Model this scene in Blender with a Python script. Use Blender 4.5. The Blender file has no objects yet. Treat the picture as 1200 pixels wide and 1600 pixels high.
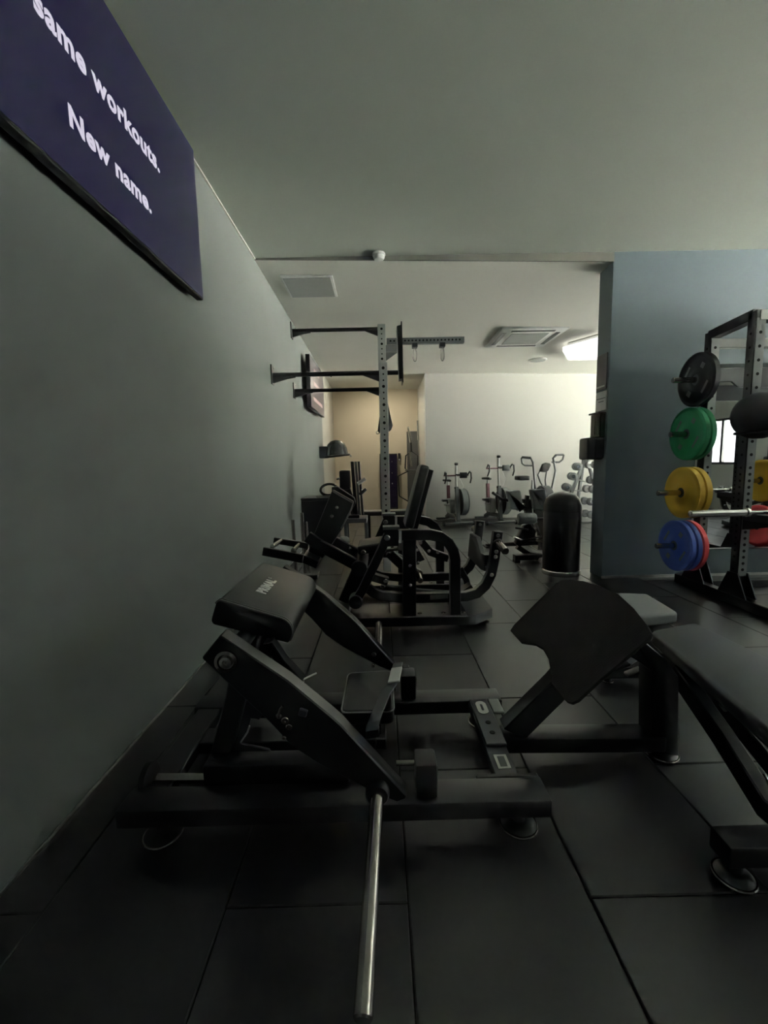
import bpy, bmesh, math, random
from mathutils import Vector, Matrix, Quaternion

# ------------------------------------------------------------------ camera
SC = bpy.context.scene
FPX, EYE = 667.0, 1.2
CAM = Matrix(((0.99972652, 0.02249385, -0.0063963), (-0.0089358, 0.11467606, -0.99336275), (-0.02161105, 0.99314824, 0.1148457)))
cam_d = bpy.data.cameras.new('camera')
cam_d.sensor_fit = 'VERTICAL'
cam_d.sensor_height = 24.0
cam_d.lens = FPX / 1600.0 * 24.0
cam_d.clip_start = 0.02
cam_o = bpy.data.objects.new('camera', cam_d)
SC.collection.objects.link(cam_o)
# world axes: x right, y into the room, z up; CAM maps camera (x right, y up, z back) to (x, y, z)
R3 = Matrix((CAM[0], CAM[1], CAM[2]))
R3 = Matrix(((R3[0][0], R3[0][1], R3[0][2]), (R3[1][0], R3[1][1], R3[1][2]), (R3[2][0], R3[2][1], R3[2][2])))
cam_o.matrix_world = Matrix.Translation((0, 0, EYE)) @ R3.to_4x4()
SC.camera = cam_o

# ------------------------------------------------------------------ world, lights, exposure
W = bpy.data.worlds.new('world')
SC.world = W
W.use_nodes = True
W.node_tree.nodes['Background'].inputs[0].default_value = (0.76, 0.80, 0.80, 1)
W.node_tree.nodes['Background'].inputs[1].default_value = 1.0
LAMP_BACK = 0.55        # glowing hexagon lamps in the back room
LAMP_SIDE = 0.5         # glowing hexagon lamps in the side room
sun_d = bpy.data.lights.new('sun', 'SUN')
sun_d.energy = 640.0            # bright day outside; it only strikes the pavement beyond the windows
sun_d.angle = 0.02
sun_d.color = (0.98, 0.98, 0.92)
sun_o = bpy.data.objects.new('sun', sun_d)
SC.collection.objects.link(sun_o)
sun_o.rotation_euler = (0.0, math.radians(-32), 0.0)   # from over the roof, so no sunbeam enters
SC.view_settings.view_transform = 'Standard'
SC.view_settings.look = 'None'
SC.view_settings.gamma = 1.0
SC.view_settings.use_curve_mapping = False
SC.view_settings.exposure = 1.85

# ------------------------------------------------------------------ helpers
COL = SC.collection
ORG = {}

def ray(px, py):
    return R3 @ Vector((px - 600.0, -(py - 800.0), -FPX))

def P(px, py, Y=None, X=None, Z=None):
    """a pixel of the photograph on a real plane of the room -> point in metres"""
    d = ray(px, py)
    t = Y / d.y if Y is not None else (X / d.x if X is not None else (Z - EYE) / d.z)
    return Vector((0, 0, EYE)) + d * t

def PP(px, py, p0, n):
    d = ray(px, py)
    o = Vector((0, 0, EYE))
    return o + d * ((p0 - o).dot(n) / d.dot(n))

V = Vector
PI = math.pi

def new_mat(name, col, rough=0.5, metal=0.0, spec=0.5, noise=0.0, nscale=40.0, bump=0.0, bscale=200.0, coat=0.0, rvar=0.0):
    m = bpy.data.materials.new(name)
    m.use_nodes = True
    nt = m.node_tree
    b = nt.nodes['Principled BSDF']
    b.inputs['Base Color'].default_value = (*col, 1)
    b.inputs['Roughness'].default_value = rough
    b.inputs['Metallic'].default_value = metal
    b.inputs['Specular IOR Level'].default_value = spec
    if coat:
        b.inputs['Coat Weight'].default_value = coat
        b.inputs['Coat Roughness'].default_value = 0.15
    tc = nt.nodes.new('ShaderNodeTexCoord')
    if noise or rvar:
        n = nt.nodes.new('ShaderNodeTexNoise')
        n.inputs['Scale'].default_value = nscale
        n.inputs['Detail'].default_value = 4
        nt.links.new(tc.outputs['Object'], n.inputs['Vector'])
        if noise:
            r = nt.nodes.new('ShaderNodeMapRange')
            r.inputs['To Min'].default_value = 1 - noise
            r.inputs['To Max'].default_value = 1 + noise
            nt.links.new(n.outputs['Fac'], r.inputs['Value'])
            mx = nt.nodes.new('ShaderNodeVectorMath')
            mx.operation = 'SCALE'
            mx.inputs[0].default_value = col
            nt.links.new(r.outputs['Result'], mx.inputs['Scale'])
            nt.links.new(mx.outputs['Vector'], b.inputs['Base Color'])
        if rvar:
            r2 = nt.nodes.new('ShaderNodeMapRange')
            r2.inputs['To Min'].default_value = max(0.02, rough - rvar)
            r2.inputs['To Max'].default_value = min(1, rough + rvar)
            nt.links.new(n.outputs['Fac'], r2.inputs['Value'])
            nt.links.new(r2.outputs['Result'], b.inputs['Roughness'])
    if bump:
        n2 = nt.nodes.new('ShaderNodeTexNoise')
        n2.inputs['Scale'].default_value = bscale
        n2.inputs['Detail'].default_value = 3
        nt.links.new(tc.outputs['Object'], n2.inputs['Vector'])
        bp = nt.nodes.new('ShaderNodeBump')
        bp.inputs['Strength'].default_value = bump
        bp.inputs['Distance'].default_value = 0.002
        nt.links.new(n2.outputs['Fac'], bp.inputs['Height'])
        nt.links.new(bp.outputs['Normal'], b.inputs['Normal'])
    return m

def emis(name, col, s):
    m = bpy.data.materials.new(name)
    m.use_nodes = True
    b = m.node_tree.nodes['Principled BSDF']
    b.inputs['Base Color'].default_value = (0.006, 0.006, 0.008, 1)
    b.inputs['Roughness'].default_value = 0.3
    b.inputs['Specular IOR Level'].default_value = 0.2
    b.inputs['Emission Color'].default_value = (*col, 1)
    b.inputs['Emission Strength'].default_value = s
    return m

M = {}
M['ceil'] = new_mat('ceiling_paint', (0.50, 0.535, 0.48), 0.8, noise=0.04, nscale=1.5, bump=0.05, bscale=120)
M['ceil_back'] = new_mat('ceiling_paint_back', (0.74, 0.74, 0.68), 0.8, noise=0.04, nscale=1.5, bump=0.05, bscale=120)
M['wall_grey'] = new_mat('grey_wall_paint', (0.172, 0.186, 0.181), 0.6, noise=0.08, nscale=2.5, bump=0.12, bscale=60)
M['part'] = new_mat('slate_wall_paint', (0.100, 0.130, 0.152), 0.55, noise=0.06, nscale=2.5, bump=0.1, bscale=80)
M['white'] = new_mat('white_wall_paint', (0.50, 0.495, 0.46), 0.8, noise=0.02, nscale=2)
M['beige'] = new_mat('beige_wall_paint', (0.66, 0.60, 0.47), 0.8, noise=0.03, nscale=2)
M['sand'] = new_mat('pale_end_wall_paint', (0.36, 0.35, 0.30), 0.8, noise=0.03, nscale=2)
M['rubber'] = new_mat('rubber_tile', (0.014, 0.0148, 0.0148), 0.36, spec=0.85, noise=0.2, nscale=120, bump=0.03, bscale=300)
M['gap'] = new_mat('floor_joint', (0.006, 0.006, 0.006), 0.9)
M['black'] = new_mat('black_powder_coat', (0.0095, 0.0102, 0.0115), 0.33, spec=0.7, noise=0.1, nscale=30, bump=0.06, bscale=500)
M['black2'] = new_mat('black_satin_paint', (0.011, 0.0118, 0.013), 0.42, spec=0.7, noise=0.1, nscale=30, bump=0.04, bscale=500)
M['grey_steel'] = new_mat('grey_powder_coat', (0.19, 0.20, 0.20), 0.45, noise=0.08, nscale=20)
M['light_steel'] = new_mat('silver_powder_coat', (0.58, 0.59, 0.57), 0.4, metal=0.0, noise=0.05, nscale=20)
M['chrome'] = new_mat('chrome', (0.75, 0.74, 0.71), 0.2, metal=1.0, noise=0.03, nscale=60, rvar=0.05)
M['brushed'] = new_mat('worn_chrome', (0.50, 0.47, 0.44), 0.17, metal=1.0, noise=0.06, nscale=80, rvar=0.08)
M['vinyl'] = new_mat('black_vinyl', (0.013, 0.0133, 0.0133), 0.36, spec=0.75, noise=0.06, nscale=60, bump=0.22, bscale=600)
M['vinyl_grey'] = new_mat('grey_vinyl', (0.25, 0.26, 0.265), 0.5, noise=0.05, nscale=60, bump=0.15, bscale=500)
M['vinyl_slate'] = new_mat('slate_vinyl', (0.055, 0.06, 0.068), 0.5, noise=0.05, nscale=60, bump=0.15, bscale=500)
M['pipe'] = new_mat('pale_piping', (0.30, 0.30, 0.29), 0.5)
M['stitch'] = new_mat('grey_stitching', (0.16, 0.16, 0.155), 0.6)
M['plastic'] = new_mat('black_plastic', (0.012, 0.012, 0.013), 0.5)
M['gloss'] = new_mat('glossy_black_plastic', (0.02, 0.021, 0.022), 0.22, coat=0.3)
M['binm'] = new_mat('black_bin_metal', (0.012, 0.013, 0.016), 0.38)
M['white_plastic'] = new_mat('white_plastic', (0.75, 0.76, 0.74), 0.5)
M['grey_plastic'] = new_mat('grey_grille', (0.27, 0.28, 0.27), 0.6)
M['hatch'] = new_mat('hatch_grey', (0.34, 0.35, 0.34), 0.6)
M['dark_grey'] = new_mat('dark_grey_plastic', (0.045, 0.047, 0.052), 0.5)
M['alu'] = new_mat('aluminium_trim', (0.70, 0.70, 0.68), 0.3, metal=0.9)
M['beam'] = new_mat('bulkhead_shade_taupe', (0.17, 0.165, 0.145), 0.8)  # dark taupe puts the bulkhead's shadow into the colour
M['caulk'] = new_mat('pale_caulk', (0.62, 0.63, 0.58), 0.7)
M['paper'] = new_mat('paper', (0.55, 0.56, 0.56), 0.8)
M['ink'] = new_mat('ink', (0.10, 0.10, 0.11), 0.8)
M['logo'] = new_mat('white_print', (0.80, 0.80, 0.76), 0.6)
M['logo_dim'] = new_mat('grey_print', (0.13, 0.13, 0.13), 0.6)
M['plate_black'] = new_mat('black_bumper_rubber', (0.012, 0.013, 0.015), 0.5, bump=0.1)
M['plate_green'] = new_mat('green_bumper_rubber', (0.015, 0.21, 0.085), 0.5, bump=0.1)
M['plate_yellow'] = new_mat('yellow_bumper_rubber', (0.66, 0.40, 0.035), 0.5, bump=0.1)
M['plate_blue'] = new_mat('blue_bumper_rubber', (0.04, 0.08, 0.36), 0.5, bump=0.1)
M['plate_red'] = new_mat('red_bumper_rubber', (0.72, 0.06, 0.075), 0.5, bump=0.1)
M['bike_grey'] = new_mat('bike_grey_paint', (0.10, 0.105, 0.105), 0.4)
M['maroon'] = new_mat('dark_red_grip', (0.10, 0.03, 0.04), 0.6)
M['purple'] = new_mat('dark_violet_gloss', (0.02, 0.015, 0.04), 0.25, noise=0.5, nscale=8)
M['cab'] = new_mat('grey_cabinet', (0.10, 0.105, 0.105), 0.5)
M['canvas'] = new_mat('black_canvas', (0.012, 0.012, 0.014), 0.9, bump=0.3, bscale=300)
M['mirror'] = new_mat('mirror_glass', (0.86, 0.88, 0.86), 0.01, metal=1.0)
M['label'] = new_mat('pale_label', (0.50, 0.50, 0.46), 0.5)
M['hole'] = new_mat('hole_dark', (0.004, 0.004, 0.004), 0.9)
M['screen'] = emis('screen_navy', (0.0085, 0.0065, 0.030), 0.28)
M['screen_text'] = emis('screen_lettering', (0.62, 0.58, 0.70), 0.28)
M['screen2'] = emis('screen_taupe', (0.16, 0.14, 0.135), 0.2)
M['screen2_text'] = emis('screen_pink_lettering', (0.85, 0.58, 0.52), 0.18)
M['lamp_back'] = emis('lamp_diffuser', (1.0, 0.97, 0.88), LAMP_BACK)
M['fill_warm'] = emis('fill_lamp_warm', (1.0, 0.88, 0.68), 130.0)  # glow of the added fill lamp in the recess
M['lamp_side'] = emis('lamp_diffuser_cool', (0.88, 0.96, 1.0), LAMP_SIDE)

def glass_mat():
    m = bpy.data.materials.new('window_glass')
    m.use_nodes = True
    nt = m.node_tree
    nt.nodes.clear()
    o = nt.nodes.new('ShaderNodeOutputMaterial')
    mx = nt.nodes.new('ShaderNodeMixShader')
    t = nt.nodes.new('ShaderNodeBsdfTransparent')
    g = nt.nodes.new('ShaderNodeBsdfGlossy')
    g.inputs['Roughness'].default_value = 0.02
    mx.inputs[0].default_value = 0.05
    nt.links.new(t.outputs[0], mx.inputs[1])
    nt.links.new(g.outputs[0], mx.inputs[2])
    nt.links.new(mx.outputs[0], o.inputs[0])
    return m
M['glass'] = glass_mat()
M['pave'] = new_mat('pale_paving', (0.55, 0.56, 0.52), 0.9, noise=0.1, nscale=3)

# anti-slip tread: fine raised checks
def tread_mat():
    m = new_mat('antislip_tread', (0.009, 0.009, 0.0087), 0.75, spec=0.2)
    nt = m.node_tree
    b = nt.nodes['Principled BSDF']
    tc = nt.nodes.new('ShaderNodeTexCoord')
    ck = nt.nodes.new('ShaderNodeTexChecker')
    ck.inputs['Scale'].default_value = 160
    nt.links.new(tc.outputs['Object'], ck.inputs['Vector'])
    bp = nt.nodes.new('ShaderNodeBump')
    bp.inputs['Strength'].default_value = 0.5
    bp.inputs['Distance'].default_value = 0.001
    nt.links.new(ck.outputs['Fac'], bp.inputs['Height'])
    nt.links.new(bp.outputs['Normal'], b.inputs['Normal'])
    return m
M['tread'] = tread_mat()


def frame_of(axis):
    a = V(axis).normalized()
    t = V((0, 0, 1)) if abs(a.z) < 0.9 else V((1, 0, 0))
    u = a.cross(t).normalized()
    v = a.cross(u).normalized()
    return a, u, v


class MB:
    """collects shapes (room coordinates) and links them as ONE mesh object"""
    def __init__(self):
        self.bm = bmesh.new()

    def prism(self, pts, d):
        d = V(d)
        a = [self.bm.verts.new(V(p)) for p in pts]
        b = [self.bm.verts.new(V(p) + d) for p in pts]
        n = len(pts)
        self.bm.faces.new(a[::-1])
        self.bm.faces.new(b)
        for i in range(n):
            j = (i + 1) % n
            self.bm.faces.new((a[i], a[j], b[j], b[i]))
        return self

    def sheet(self, px, Y0, Y1):
        pts = [P(x, y, Y=Y0) for x, y in px]
        return self.prism(pts, (0, Y1 - Y0, 0))

    def box(self, x0, x1, y0, y1, z0, z1):
        return self.prism([(x0, y0, z0), (x1, y0, z0), (x1, y0, z1), (x0, y0, z1)], (0, y1 - y0, 0))

    def obox(self, c, u, v, n):
        c, u, v, n = V(c), V(u), V(v), V(n)
        return self.prism([c - u - v - n, c + u - v - n, c + u + v - n, c - u + v - n], n * 2)

    def rings(self, rings, cap=True, closed=False):
        vs = [[self.bm.verts.new(p) for p in r] for r in rings]
        k = len(vs)
        for i in range(k if closed else k - 1):
            a, b = vs[i], vs[(i + 1) % k]
            n = len(a)
            for j in range(n):
                q = (j + 1) % n
                self.bm.faces.new((a[j], a[q], b[q], b[j]))
        if cap and not closed:
            self.bm.faces.new(vs[0][::-1])
            self.bm.faces.new(vs[-1])
        return self

    def cyl(self, p0, p1, r0, r1=None, n=16):
        p0, p1 = V(p0), V(p1)
        r1 = r0 if r1 is None else r1
        a, u, v = frame_of(p1 - p0)
        rg = []
        for p, r in ((p0, r0), (p1, r1)):
            rg.append([p + (u * math.cos(2 * PI * i / n) + v * math.sin(2 * PI * i / n)) * r for i in range(n)])
        return self.rings(rg)

    def lathe(self, prof, o, axis, n=24):
        """prof: (radius, height) pairs along axis from o"""
        o = V(o)
        a, u, v = frame_of(axis)
        rg = [[o + a * h + (u * math.cos(2 * PI * i / n) + v * math.sin(2 * PI * i / n)) * max(r, 1e-4) for i in range(n)] for r, h in prof]
        return self.rings(rg)

    def tube(self, pts, r, n=10, closed=False):
        pts = [V(p) for p in pts]
        k = len(pts)
        rg = []
        pu = None
        for i in range(k):
            if closed:
                t = (pts[(i + 1) % k] - pts[i - 1]).normalized()
            else:
                t = (pts[min(i + 1, k - 1)] - pts[max(i - 1, 0)]).normalized()
            if pu is None:
                _, u, v = frame_of(t)
            else:
                u = (pu - t * pu.dot(t)).normalized()
                v = t.cross(u)
            pu = u
            if i == 0 and not closed:
                v = t.cross(u)
            elif i == 0:
                v = t.cross(u)
            rg.append([pts[i] + (u * math.cos(2 * PI * j / n) + v * math.sin(2 * PI * j / n)) * r for j in range(n)])
        return self.rings(rg, closed=closed)

    def bar(self, pts, w, h, side):
        """rectangular section swept along pts; w along `side`, h across it"""
        pts = [V(p) for p in pts]
        s = V(side).normalized()
        k = len(pts)
        rg = []
        for i in range(k):
            a = (pts[i] - pts[i - 1]).normalized() if i > 0 else None
            b = (pts[i + 1] - pts[i]).normalized() if i < k - 1 else None
            na = s.cross(a).normalized() if a else None
            nb = s.cross(b).normalized() if b else None
            if na and nb:
                m = (na + nb).normalized()
                m = m / max(0.4, m.dot(na))
            else:
                m = na or nb
            p = pts[i]
            rg.append([p - s * w / 2 - m * h / 2, p + s * w / 2 - m * h / 2, p + s * w / 2 + m * h / 2, p - s * w / 2 + m * h / 2])
        return self.rings(rg)

    def pad(self, outline, n, T, e=0.015, steps=3):
        """cushion: planar outline (top face), thickness T along -n, edges rounded by e"""
        n = V(n).normalized()
        pts = [V(p) for p in outline]
        c = sum(pts, V((0, 0, 0))) / len(pts)
        def inset(d):
            out = []
            k = len(pts)
            for i in range(k):
                a = (pts[i] - pts[i - 1]).normalized()
                b = (pts[(i + 1) % k] - pts[i]).normalized()
                na, nb = n.cross(a), n.cross(b)
                m = (na + nb).normalized()
                m = m / max(0.5, m.dot(na))
                if m.dot(c - pts[i]) < 0 and False:
                    m = -m
                out.append(pts[i] + m * d)
            return out
        # orientation: make inset go inward
        area = sum(((pts[i] - c).cross(pts[(i + 1) % len(pts)] - c)).dot(n) for i in range(len(pts)))
        if area < 0:
            pts.reverse()
        rg = []
        for i in range(steps + 1):
            t = PI / 2 * i / steps
            rg.append([p - n * (T - e + e * math.cos(t)) for p in inset(e * (1 - math.sin(t)))])
        for i in range(steps + 1):
            t = PI / 2 * i / steps
            rg.append([p - n * (e - e * math.sin(t)) for p in inset(e * (1 - math.cos(t)))])
        return self.rings(rg)

    def build(self, name, mat, parent=None, org=None, bevel=0.0, seg=1, smooth=True, ang=0.7):
        bm = self.bm
        bmesh.ops.recalc_face_normals(bm, faces=bm.faces)
        if bevel:
            es = [e for e in bm.edges if len(e.link_faces) == 2 and e.calc_face_angle(0) > 0.6]
            bmesh.ops.bevel(bm, geom=es, offset=bevel, segments=seg, profile=0.5, affect='EDGES', clamp_overlap=True)
        o0 = V(org) if org is not None else (ORG.get(parent.name, V((0, 0, 0))) if parent else V((0, 0, 0)))
        bmesh.ops.translate(bm, verts=bm.verts, vec=-o0)
        if smooth:
            for f in bm.faces:
                f.smooth = True
            for e in bm.edges:
                if len(e.link_faces) != 2 or e.calc_face_angle(0) > ang:
                    e.smooth = False
        me = bpy.data.meshes.new(name)
        bm.to_mesh(me)
        bm.free()
        me.materials.append(M[mat] if isinstance(mat, str) else mat)
        o = bpy.data.objects.new(name, me)
        COL.objects.link(o)
        if parent:
            o.parent = parent
        else:
            o.location = o0
        ORG[o.name] = o0
        return o


def tag(o, label, cat, group=None):
    o['label'] = label
    o['category'] = cat
    if group:
        o['group'] = group
    return o

def thing(name, label, cat, loc, group=None):
    o = bpy.data.objects.new(name, None)
    COL.objects.link(o)
    o.location = loc
    o.empty_display_size = 0.1
    ORG[o.name] = V(loc)
    return tag(o, label, cat, group)

def dup(root, loc, rotz=0.0, label=None, group=None):
    def cp(o, par):
        c = o.copy()
        COL.objects.link(c)
        if par:
            c.parent = par
        for ch in list(o.children):
            cp(ch, c)
        return c
    r = cp(root, None)
    r.location = loc
    r.rotation_euler = (0, 0, rotz)
    if label:
        r['label'] = label
    if group:
        r['group'] = group
    return r

def struct(o):
    o['kind'] = 'structure'
    return o

def text_mesh(txt, size, bold):
    cu = bpy.data.curves.new('lettering', 'FONT')
    cu.body = txt
    cu.size = size
    cu.offset = bold
    cu.space_character = 1.07
    cu.extrude = 0.0006
    cu.resolution_u = 3
    o = bpy.data.objects.new('lettering_tmp', cu)
    COL.objects.link(o)
    bpy.context.view_layer.update()
    dg = bpy.context.evaluated_depsgraph_get()
    me = bpy.data.meshes.new_from_object(o.evaluated_get(dg))
    bpy.data.objects.remove(o)
    return me

def put_text(name, txt, size, bold, o, u, v, mat, parent, fit_w=None, ys=1.0):
    """lettering lying on a plane: o = baseline start, u = reading direction, v = up"""
    me = text_mesh(txt, size, bold)
    u, v = V(u).normalized(), V(v).normalized()
    w = u.cross(v)
    xs = [q.co.x for q in me.vertices]
    s = fit_w / (max(xs) - min(xs)) if fit_w else 1.0
    x0 = min(xs)
    off = ORG.get(parent.name, V((0, 0, 0)))
    for q in me.vertices:
        q.co = V(o) + u * ((q.co.x - x0) * s) + v * q.co.y * (s * ys if fit_w else 1.0) + w * q.co.z - off
    me.materials.clear()
    me.materials.append(M[mat])
    ob = bpy.data.objects.new(name, me)
    COL.objects.link(ob)
    ob.parent = parent
    ORG[ob.name] = off
    return ob

def bolt(name, p, axis, r, parent, mat='chrome'):
    p, a = V(p), V(axis).normalized()
    return MB().lathe([(r, 0), (r, 0.4 * r), (r * 0.8, 0.6 * r), (r * 0.45, 0.6 * r), (r * 0.42, 0.25 * r)], p, a, 12).build(name, mat, parent)

# ------------------------------------------------------------------ the room
XL, YP = -1.11, 4.158            # left wall, partition front
XR, YF = 7.5, -3.5              # side room's far wall, wall behind the photographer
def slab(name, mat, *b):
    return struct(MB().box(*b).build(name, mat, smooth=False))

slab('wall_left', 'wall_grey', XL - 0.15, XL, YF - 0.15, 8.45, 0, 3.4)
slab('wall_left_end', 'sand', XL - 0.15, XL, 8.45, 10.65, 0, 3.4)
slab('wall_recess', 'beige', XL, 0.94, 10.55, 10.7, 0, 3.4)
slab('wall_back', 'white', 0.94, 9.0, 8.83, 10.7, 0, 3.4)
slab('wall_partition', 'part', 2.195, XR, YP, 4.4, 0, 3.4)
def window_wall(nm, x, y0, y1, wins):
    ys = [y0]
    for n, ya, yb, z0, z1 in wins:
        slab(nm, 'white', x, x + 0.15, ys[-1], ya, 0, 3.4)
        slab(nm, 'white', x, x + 0.15, ya, yb, 0, z0)
        slab(nm, 'white', x, x + 0.15, ya, yb, z1, 3.4)
        ys.append(yb)
        w = struct(MB().box(x + 0.06, x + 0.066, ya, yb, z0, z1).build('window_%d' % n, 'glass'))
        for b in ((ya, ya + 0.05, z0, z1), (yb - 0.05, yb, z0, z1), (ya + 0.05, yb - 0.05, z0, z0 + 0.05), (ya + 0.05, yb - 0.05, z1 - 0.05, z1), ((ya + yb) / 2 - 0.03, (ya + yb) / 2 + 0.03, z0 + 0.05, z1 - 0.05)):
            MB().box(x + 0.03, x + 0.10, *b).build('frame', 'dark_grey', w)
    slab(nm, 'white', x, x + 0.15, ys[-1], y1, 0, 3.4)
window_wall('wall_right', XR, YF, 4.4, [(3, -1.7, -0.6, 1.0, 2.0), (1, 0.7, 4.0, 1.3, 2.8)])
window_wall('wall_back_right', 9.0, 4.4, 10.7, [(2, 4.7, 8.6, 0.25, 2.75)])
struct(MB().box(9.2, 30.0, -16.0, 22.0, -0.3, -0.1).build('pavement', 'pave', smooth=False))
slab('wall_behind', 'wall_grey', XL, XR, YF - 0.15, YF, 0, 3.4)
# ceilings
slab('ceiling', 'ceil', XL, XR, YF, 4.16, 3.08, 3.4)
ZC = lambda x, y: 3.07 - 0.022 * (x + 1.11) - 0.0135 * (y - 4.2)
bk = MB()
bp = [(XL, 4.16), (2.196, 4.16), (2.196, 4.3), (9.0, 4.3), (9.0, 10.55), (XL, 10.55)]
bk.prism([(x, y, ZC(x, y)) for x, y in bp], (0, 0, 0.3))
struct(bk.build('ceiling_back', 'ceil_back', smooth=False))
struct(MB().prism([(XL, 4.150, 3.082), (2.196, 4.150, 3.082), (2.196, 4.150, ZC(2.196, 4.16) - 0.004), (XL, 4.150, ZC(XL, 4.16) - 0.002)], (0, 0.012, 0)).build('bulkhead_shade', 'beam', smooth=False))  # wedge strip laid over the bulkhead face, its shade painted in
# pale caulk line, floor trims
for nm, b in (('trim_1', (XL, XL + 0.012, YF, 4.15, 3.068, 3.08)),):
    slab(nm, 'caulk', *b)
slab('baseboard_left', 'alu', XL, XL + 0.006, YF, 8.4, 0.0, 0.010)
slab('baseboard_partition', 'alu', 2.19, XR, YP - 0.006, YP, 0.0, 0.025)
slab('trim_2', 'caulk', 0.932, 0.94, 8.818, 8.83, 0, 2.95)

# floor with its rubber tiles (1 m x 0.5 m, running bond)
fl = struct(MB().box(XL - 0.1, 9.1, YF, 10.7, -0.1, -0.013).build('floor', 'gap', smooth=False))
def tile_mesh(w, l):
    m = MB()
    m.pad([(0, 0, 0), (w, 0, 0), (w, l, 0), (0, l, 0)], (0, 0, 1), 0.013, e=0.003, steps=1)
    bm = m.bm
    bmesh.ops.recalc_face_normals(bm, faces=bm.faces)
    me = bpy.data.meshes.new('floor_tile')
    bm.to_mesh(me)
    bm.free()
    me.materials.append(M['rubber'])
    return me
tm = tile_mesh(0.496, 0.996)
rnd = random.Random(4)
for i in range(-3, 17):
    x0 = 0.05 + 0.5 * i
    ph = 0.545 if i % 2 == 0 else 0.04
    y = ph - 4
    w = 0.496
    while y < 10.4:
        if y > -3.6 and not (y < -1.0 and x0 > 3) and not (y > 8.9 and x0 > 0.9):
            t = bpy.data.objects.new('floor_tile', tm)
            COL.objects.link(t)
            t.location = (x0 + 0.002, y + 0.002, rnd.uniform(-0.0007, 0.0))
            t.parent = fl
        y += 1.0

# ------------------------------------------------------------------ ceiling fittings
def hexlamp(x, y, r, mat, label, rot=0.0, frame=True):
    z = ZC(x, y) if y > 4.2 else 3.08
    t = thing('hexagon_lamp', label, 'lamp', (x, y, z))
    def hx(rr, zz):
        return [(x + rr * math.cos(PI / 3 * k + rot), y + rr * math.sin(PI / 3 * k + rot), zz) for k in range(6)]
    MB().prism(hx(r, z - 0.11), (0, 0, 0.06)).build('diffuser', mat, t, smooth=False)
    MB().prism(hx(r * 0.9, z - 0.049), (0, 0, 0.047)).build('housing', 'white_plastic', t, smooth=False)
    return t
hexlamp(3.53, 6.70, 0.72, 'lamp_back', 'glowing hexagon ceiling lamp beside the air conditioner')
hexlamp(6.2, 6.75, 0.62, 'lamp_back', 'glowing hexagon ceiling lamp hidden behind the slate partition')
hexlamp(5.9, 0.6, 0.62, 'lamp_side', 'cool hexagon ceiling lamp in the side room, seen only in the mirror')

# air conditioner
x0, x1, y0, y1 = 1.68, 2.60, 5.98, 6.93
zc = ZC(2.1, 6.4) - 0.003
ac = thing('air_conditioner', 'square white ceiling air conditioner with grey central grille', 'air conditioner', (2.14, 6.45, zc))
MB().box(x0, x1, y0, y1, zc - 0.018, zc + 0.02).build('cover', 'white_plastic', ac, bevel=0.012, seg=2)
MB().box(x0 + 0.2, x1 - 0.2, y0 + 0.2, y1 - 0.2, zc - 0.026, zc - 0.017).build('grille', 'grey_plastic', ac, bevel=0.004)
for a in range(4):
    c, s = V((2.14, 6.455, zc - 0.019)), 0.36
    d = V((math.cos(a * PI / 2), math.sin(a * PI / 2), 0))
    e = V((-d.y, d.x, 0))
    MB().obox(c + d * 0.375, d * 0.028, e * 0.30, V((0, 0, 0.004))).build('air_slot', 'dark_grey', ac)
for k in range(10):
    yy = y0 + 0.24 + k * (y1 - y0 - 0.48) / 9
    MB().box(x0 + 0.22, x1 - 0.22, yy - 0.008, yy + 0.008, zc - 0.029, zc - 0.025).build('grille_slat', 'grey_plastic', ac)

# ceiling hatch
hz = ZC(-0.69, 4.7)
ht = thing('ceiling_hatch', 'flat grey square hatch in the ceiling near the left wall', 'hatch', (-0.69, 4.72, hz))
MB().box(-0.95, -0.43, 4.46, 4.99, hz - 0.016, hz + 0.03).build('frame', 'white_plastic', ht, bevel=0.004)
MB().box(-0.925, -0.455, 4.485, 4.965, hz - 0.022, hz - 0.014).build('panel', 'hatch', ht)
# smoke detector
sd = thing('smoke_detector', 'small white round smoke detector at the ceiling step', 'detector', (0.03, 4.10, 3.08))
MB().lathe([(0.055, 0.0), (0.058, 0.012), (0.058, 0.022)], (0.03, 4.10, 3.08), (0, 0, -1), 24).build('base', 'white_plastic', sd)
MB().lathe([(0.05, 0.022), (0.052, 0.038), (0.042, 0.056), (0.015, 0.062)], (0.03, 4.10, 3.08), (0, 0, -1), 24).build('sensor_cap', 'white_plastic', sd)
# added warm fill lamp, hidden behind the post to brighten the recess
dz_ = ZC(0.08, 9.5)
dl = thing('recess_fill_lamp', 'small added warm fill lamp in the recess ceiling hidden behind the perforated post', 'lamp', (0.08, 9.5, dz_))
MB().lathe([(0.075, 0.0), (0.085, 0.004), (0.085, 0.012), (0.07, 0.014)], (0.08, 9.5, dz_), (0, 0, -1), 20).build('rim', 'white_plastic', dl)
MB().lathe([(0.068, 0.012), (0.068, 0.0165)], (0.08, 9.5, dz_), (0, 0, -1), 20).build('diffuser', 'fill_warm', dl)
# round speaker
sz = ZC(2.81, 7.74)
sp = thing('ceiling_speaker', 'flat round pale speaker in the ceiling behind the air conditioner', 'speaker', (2.81, 7.74, sz))
MB().lathe([(0.16, -0.01), (0.16, 0.006), (0.14, 0.012)], (2.81, 7.74, sz), (0, 0, -1), 28).build('rim', 'white_plastic', sp)
MB().lathe([(0.135, 0.0), (0.135, 0.014)], (2.81, 7.74, sz), (0, 0, -1), 28).build('mesh_cover', 'grey_plastic', sp)
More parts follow.
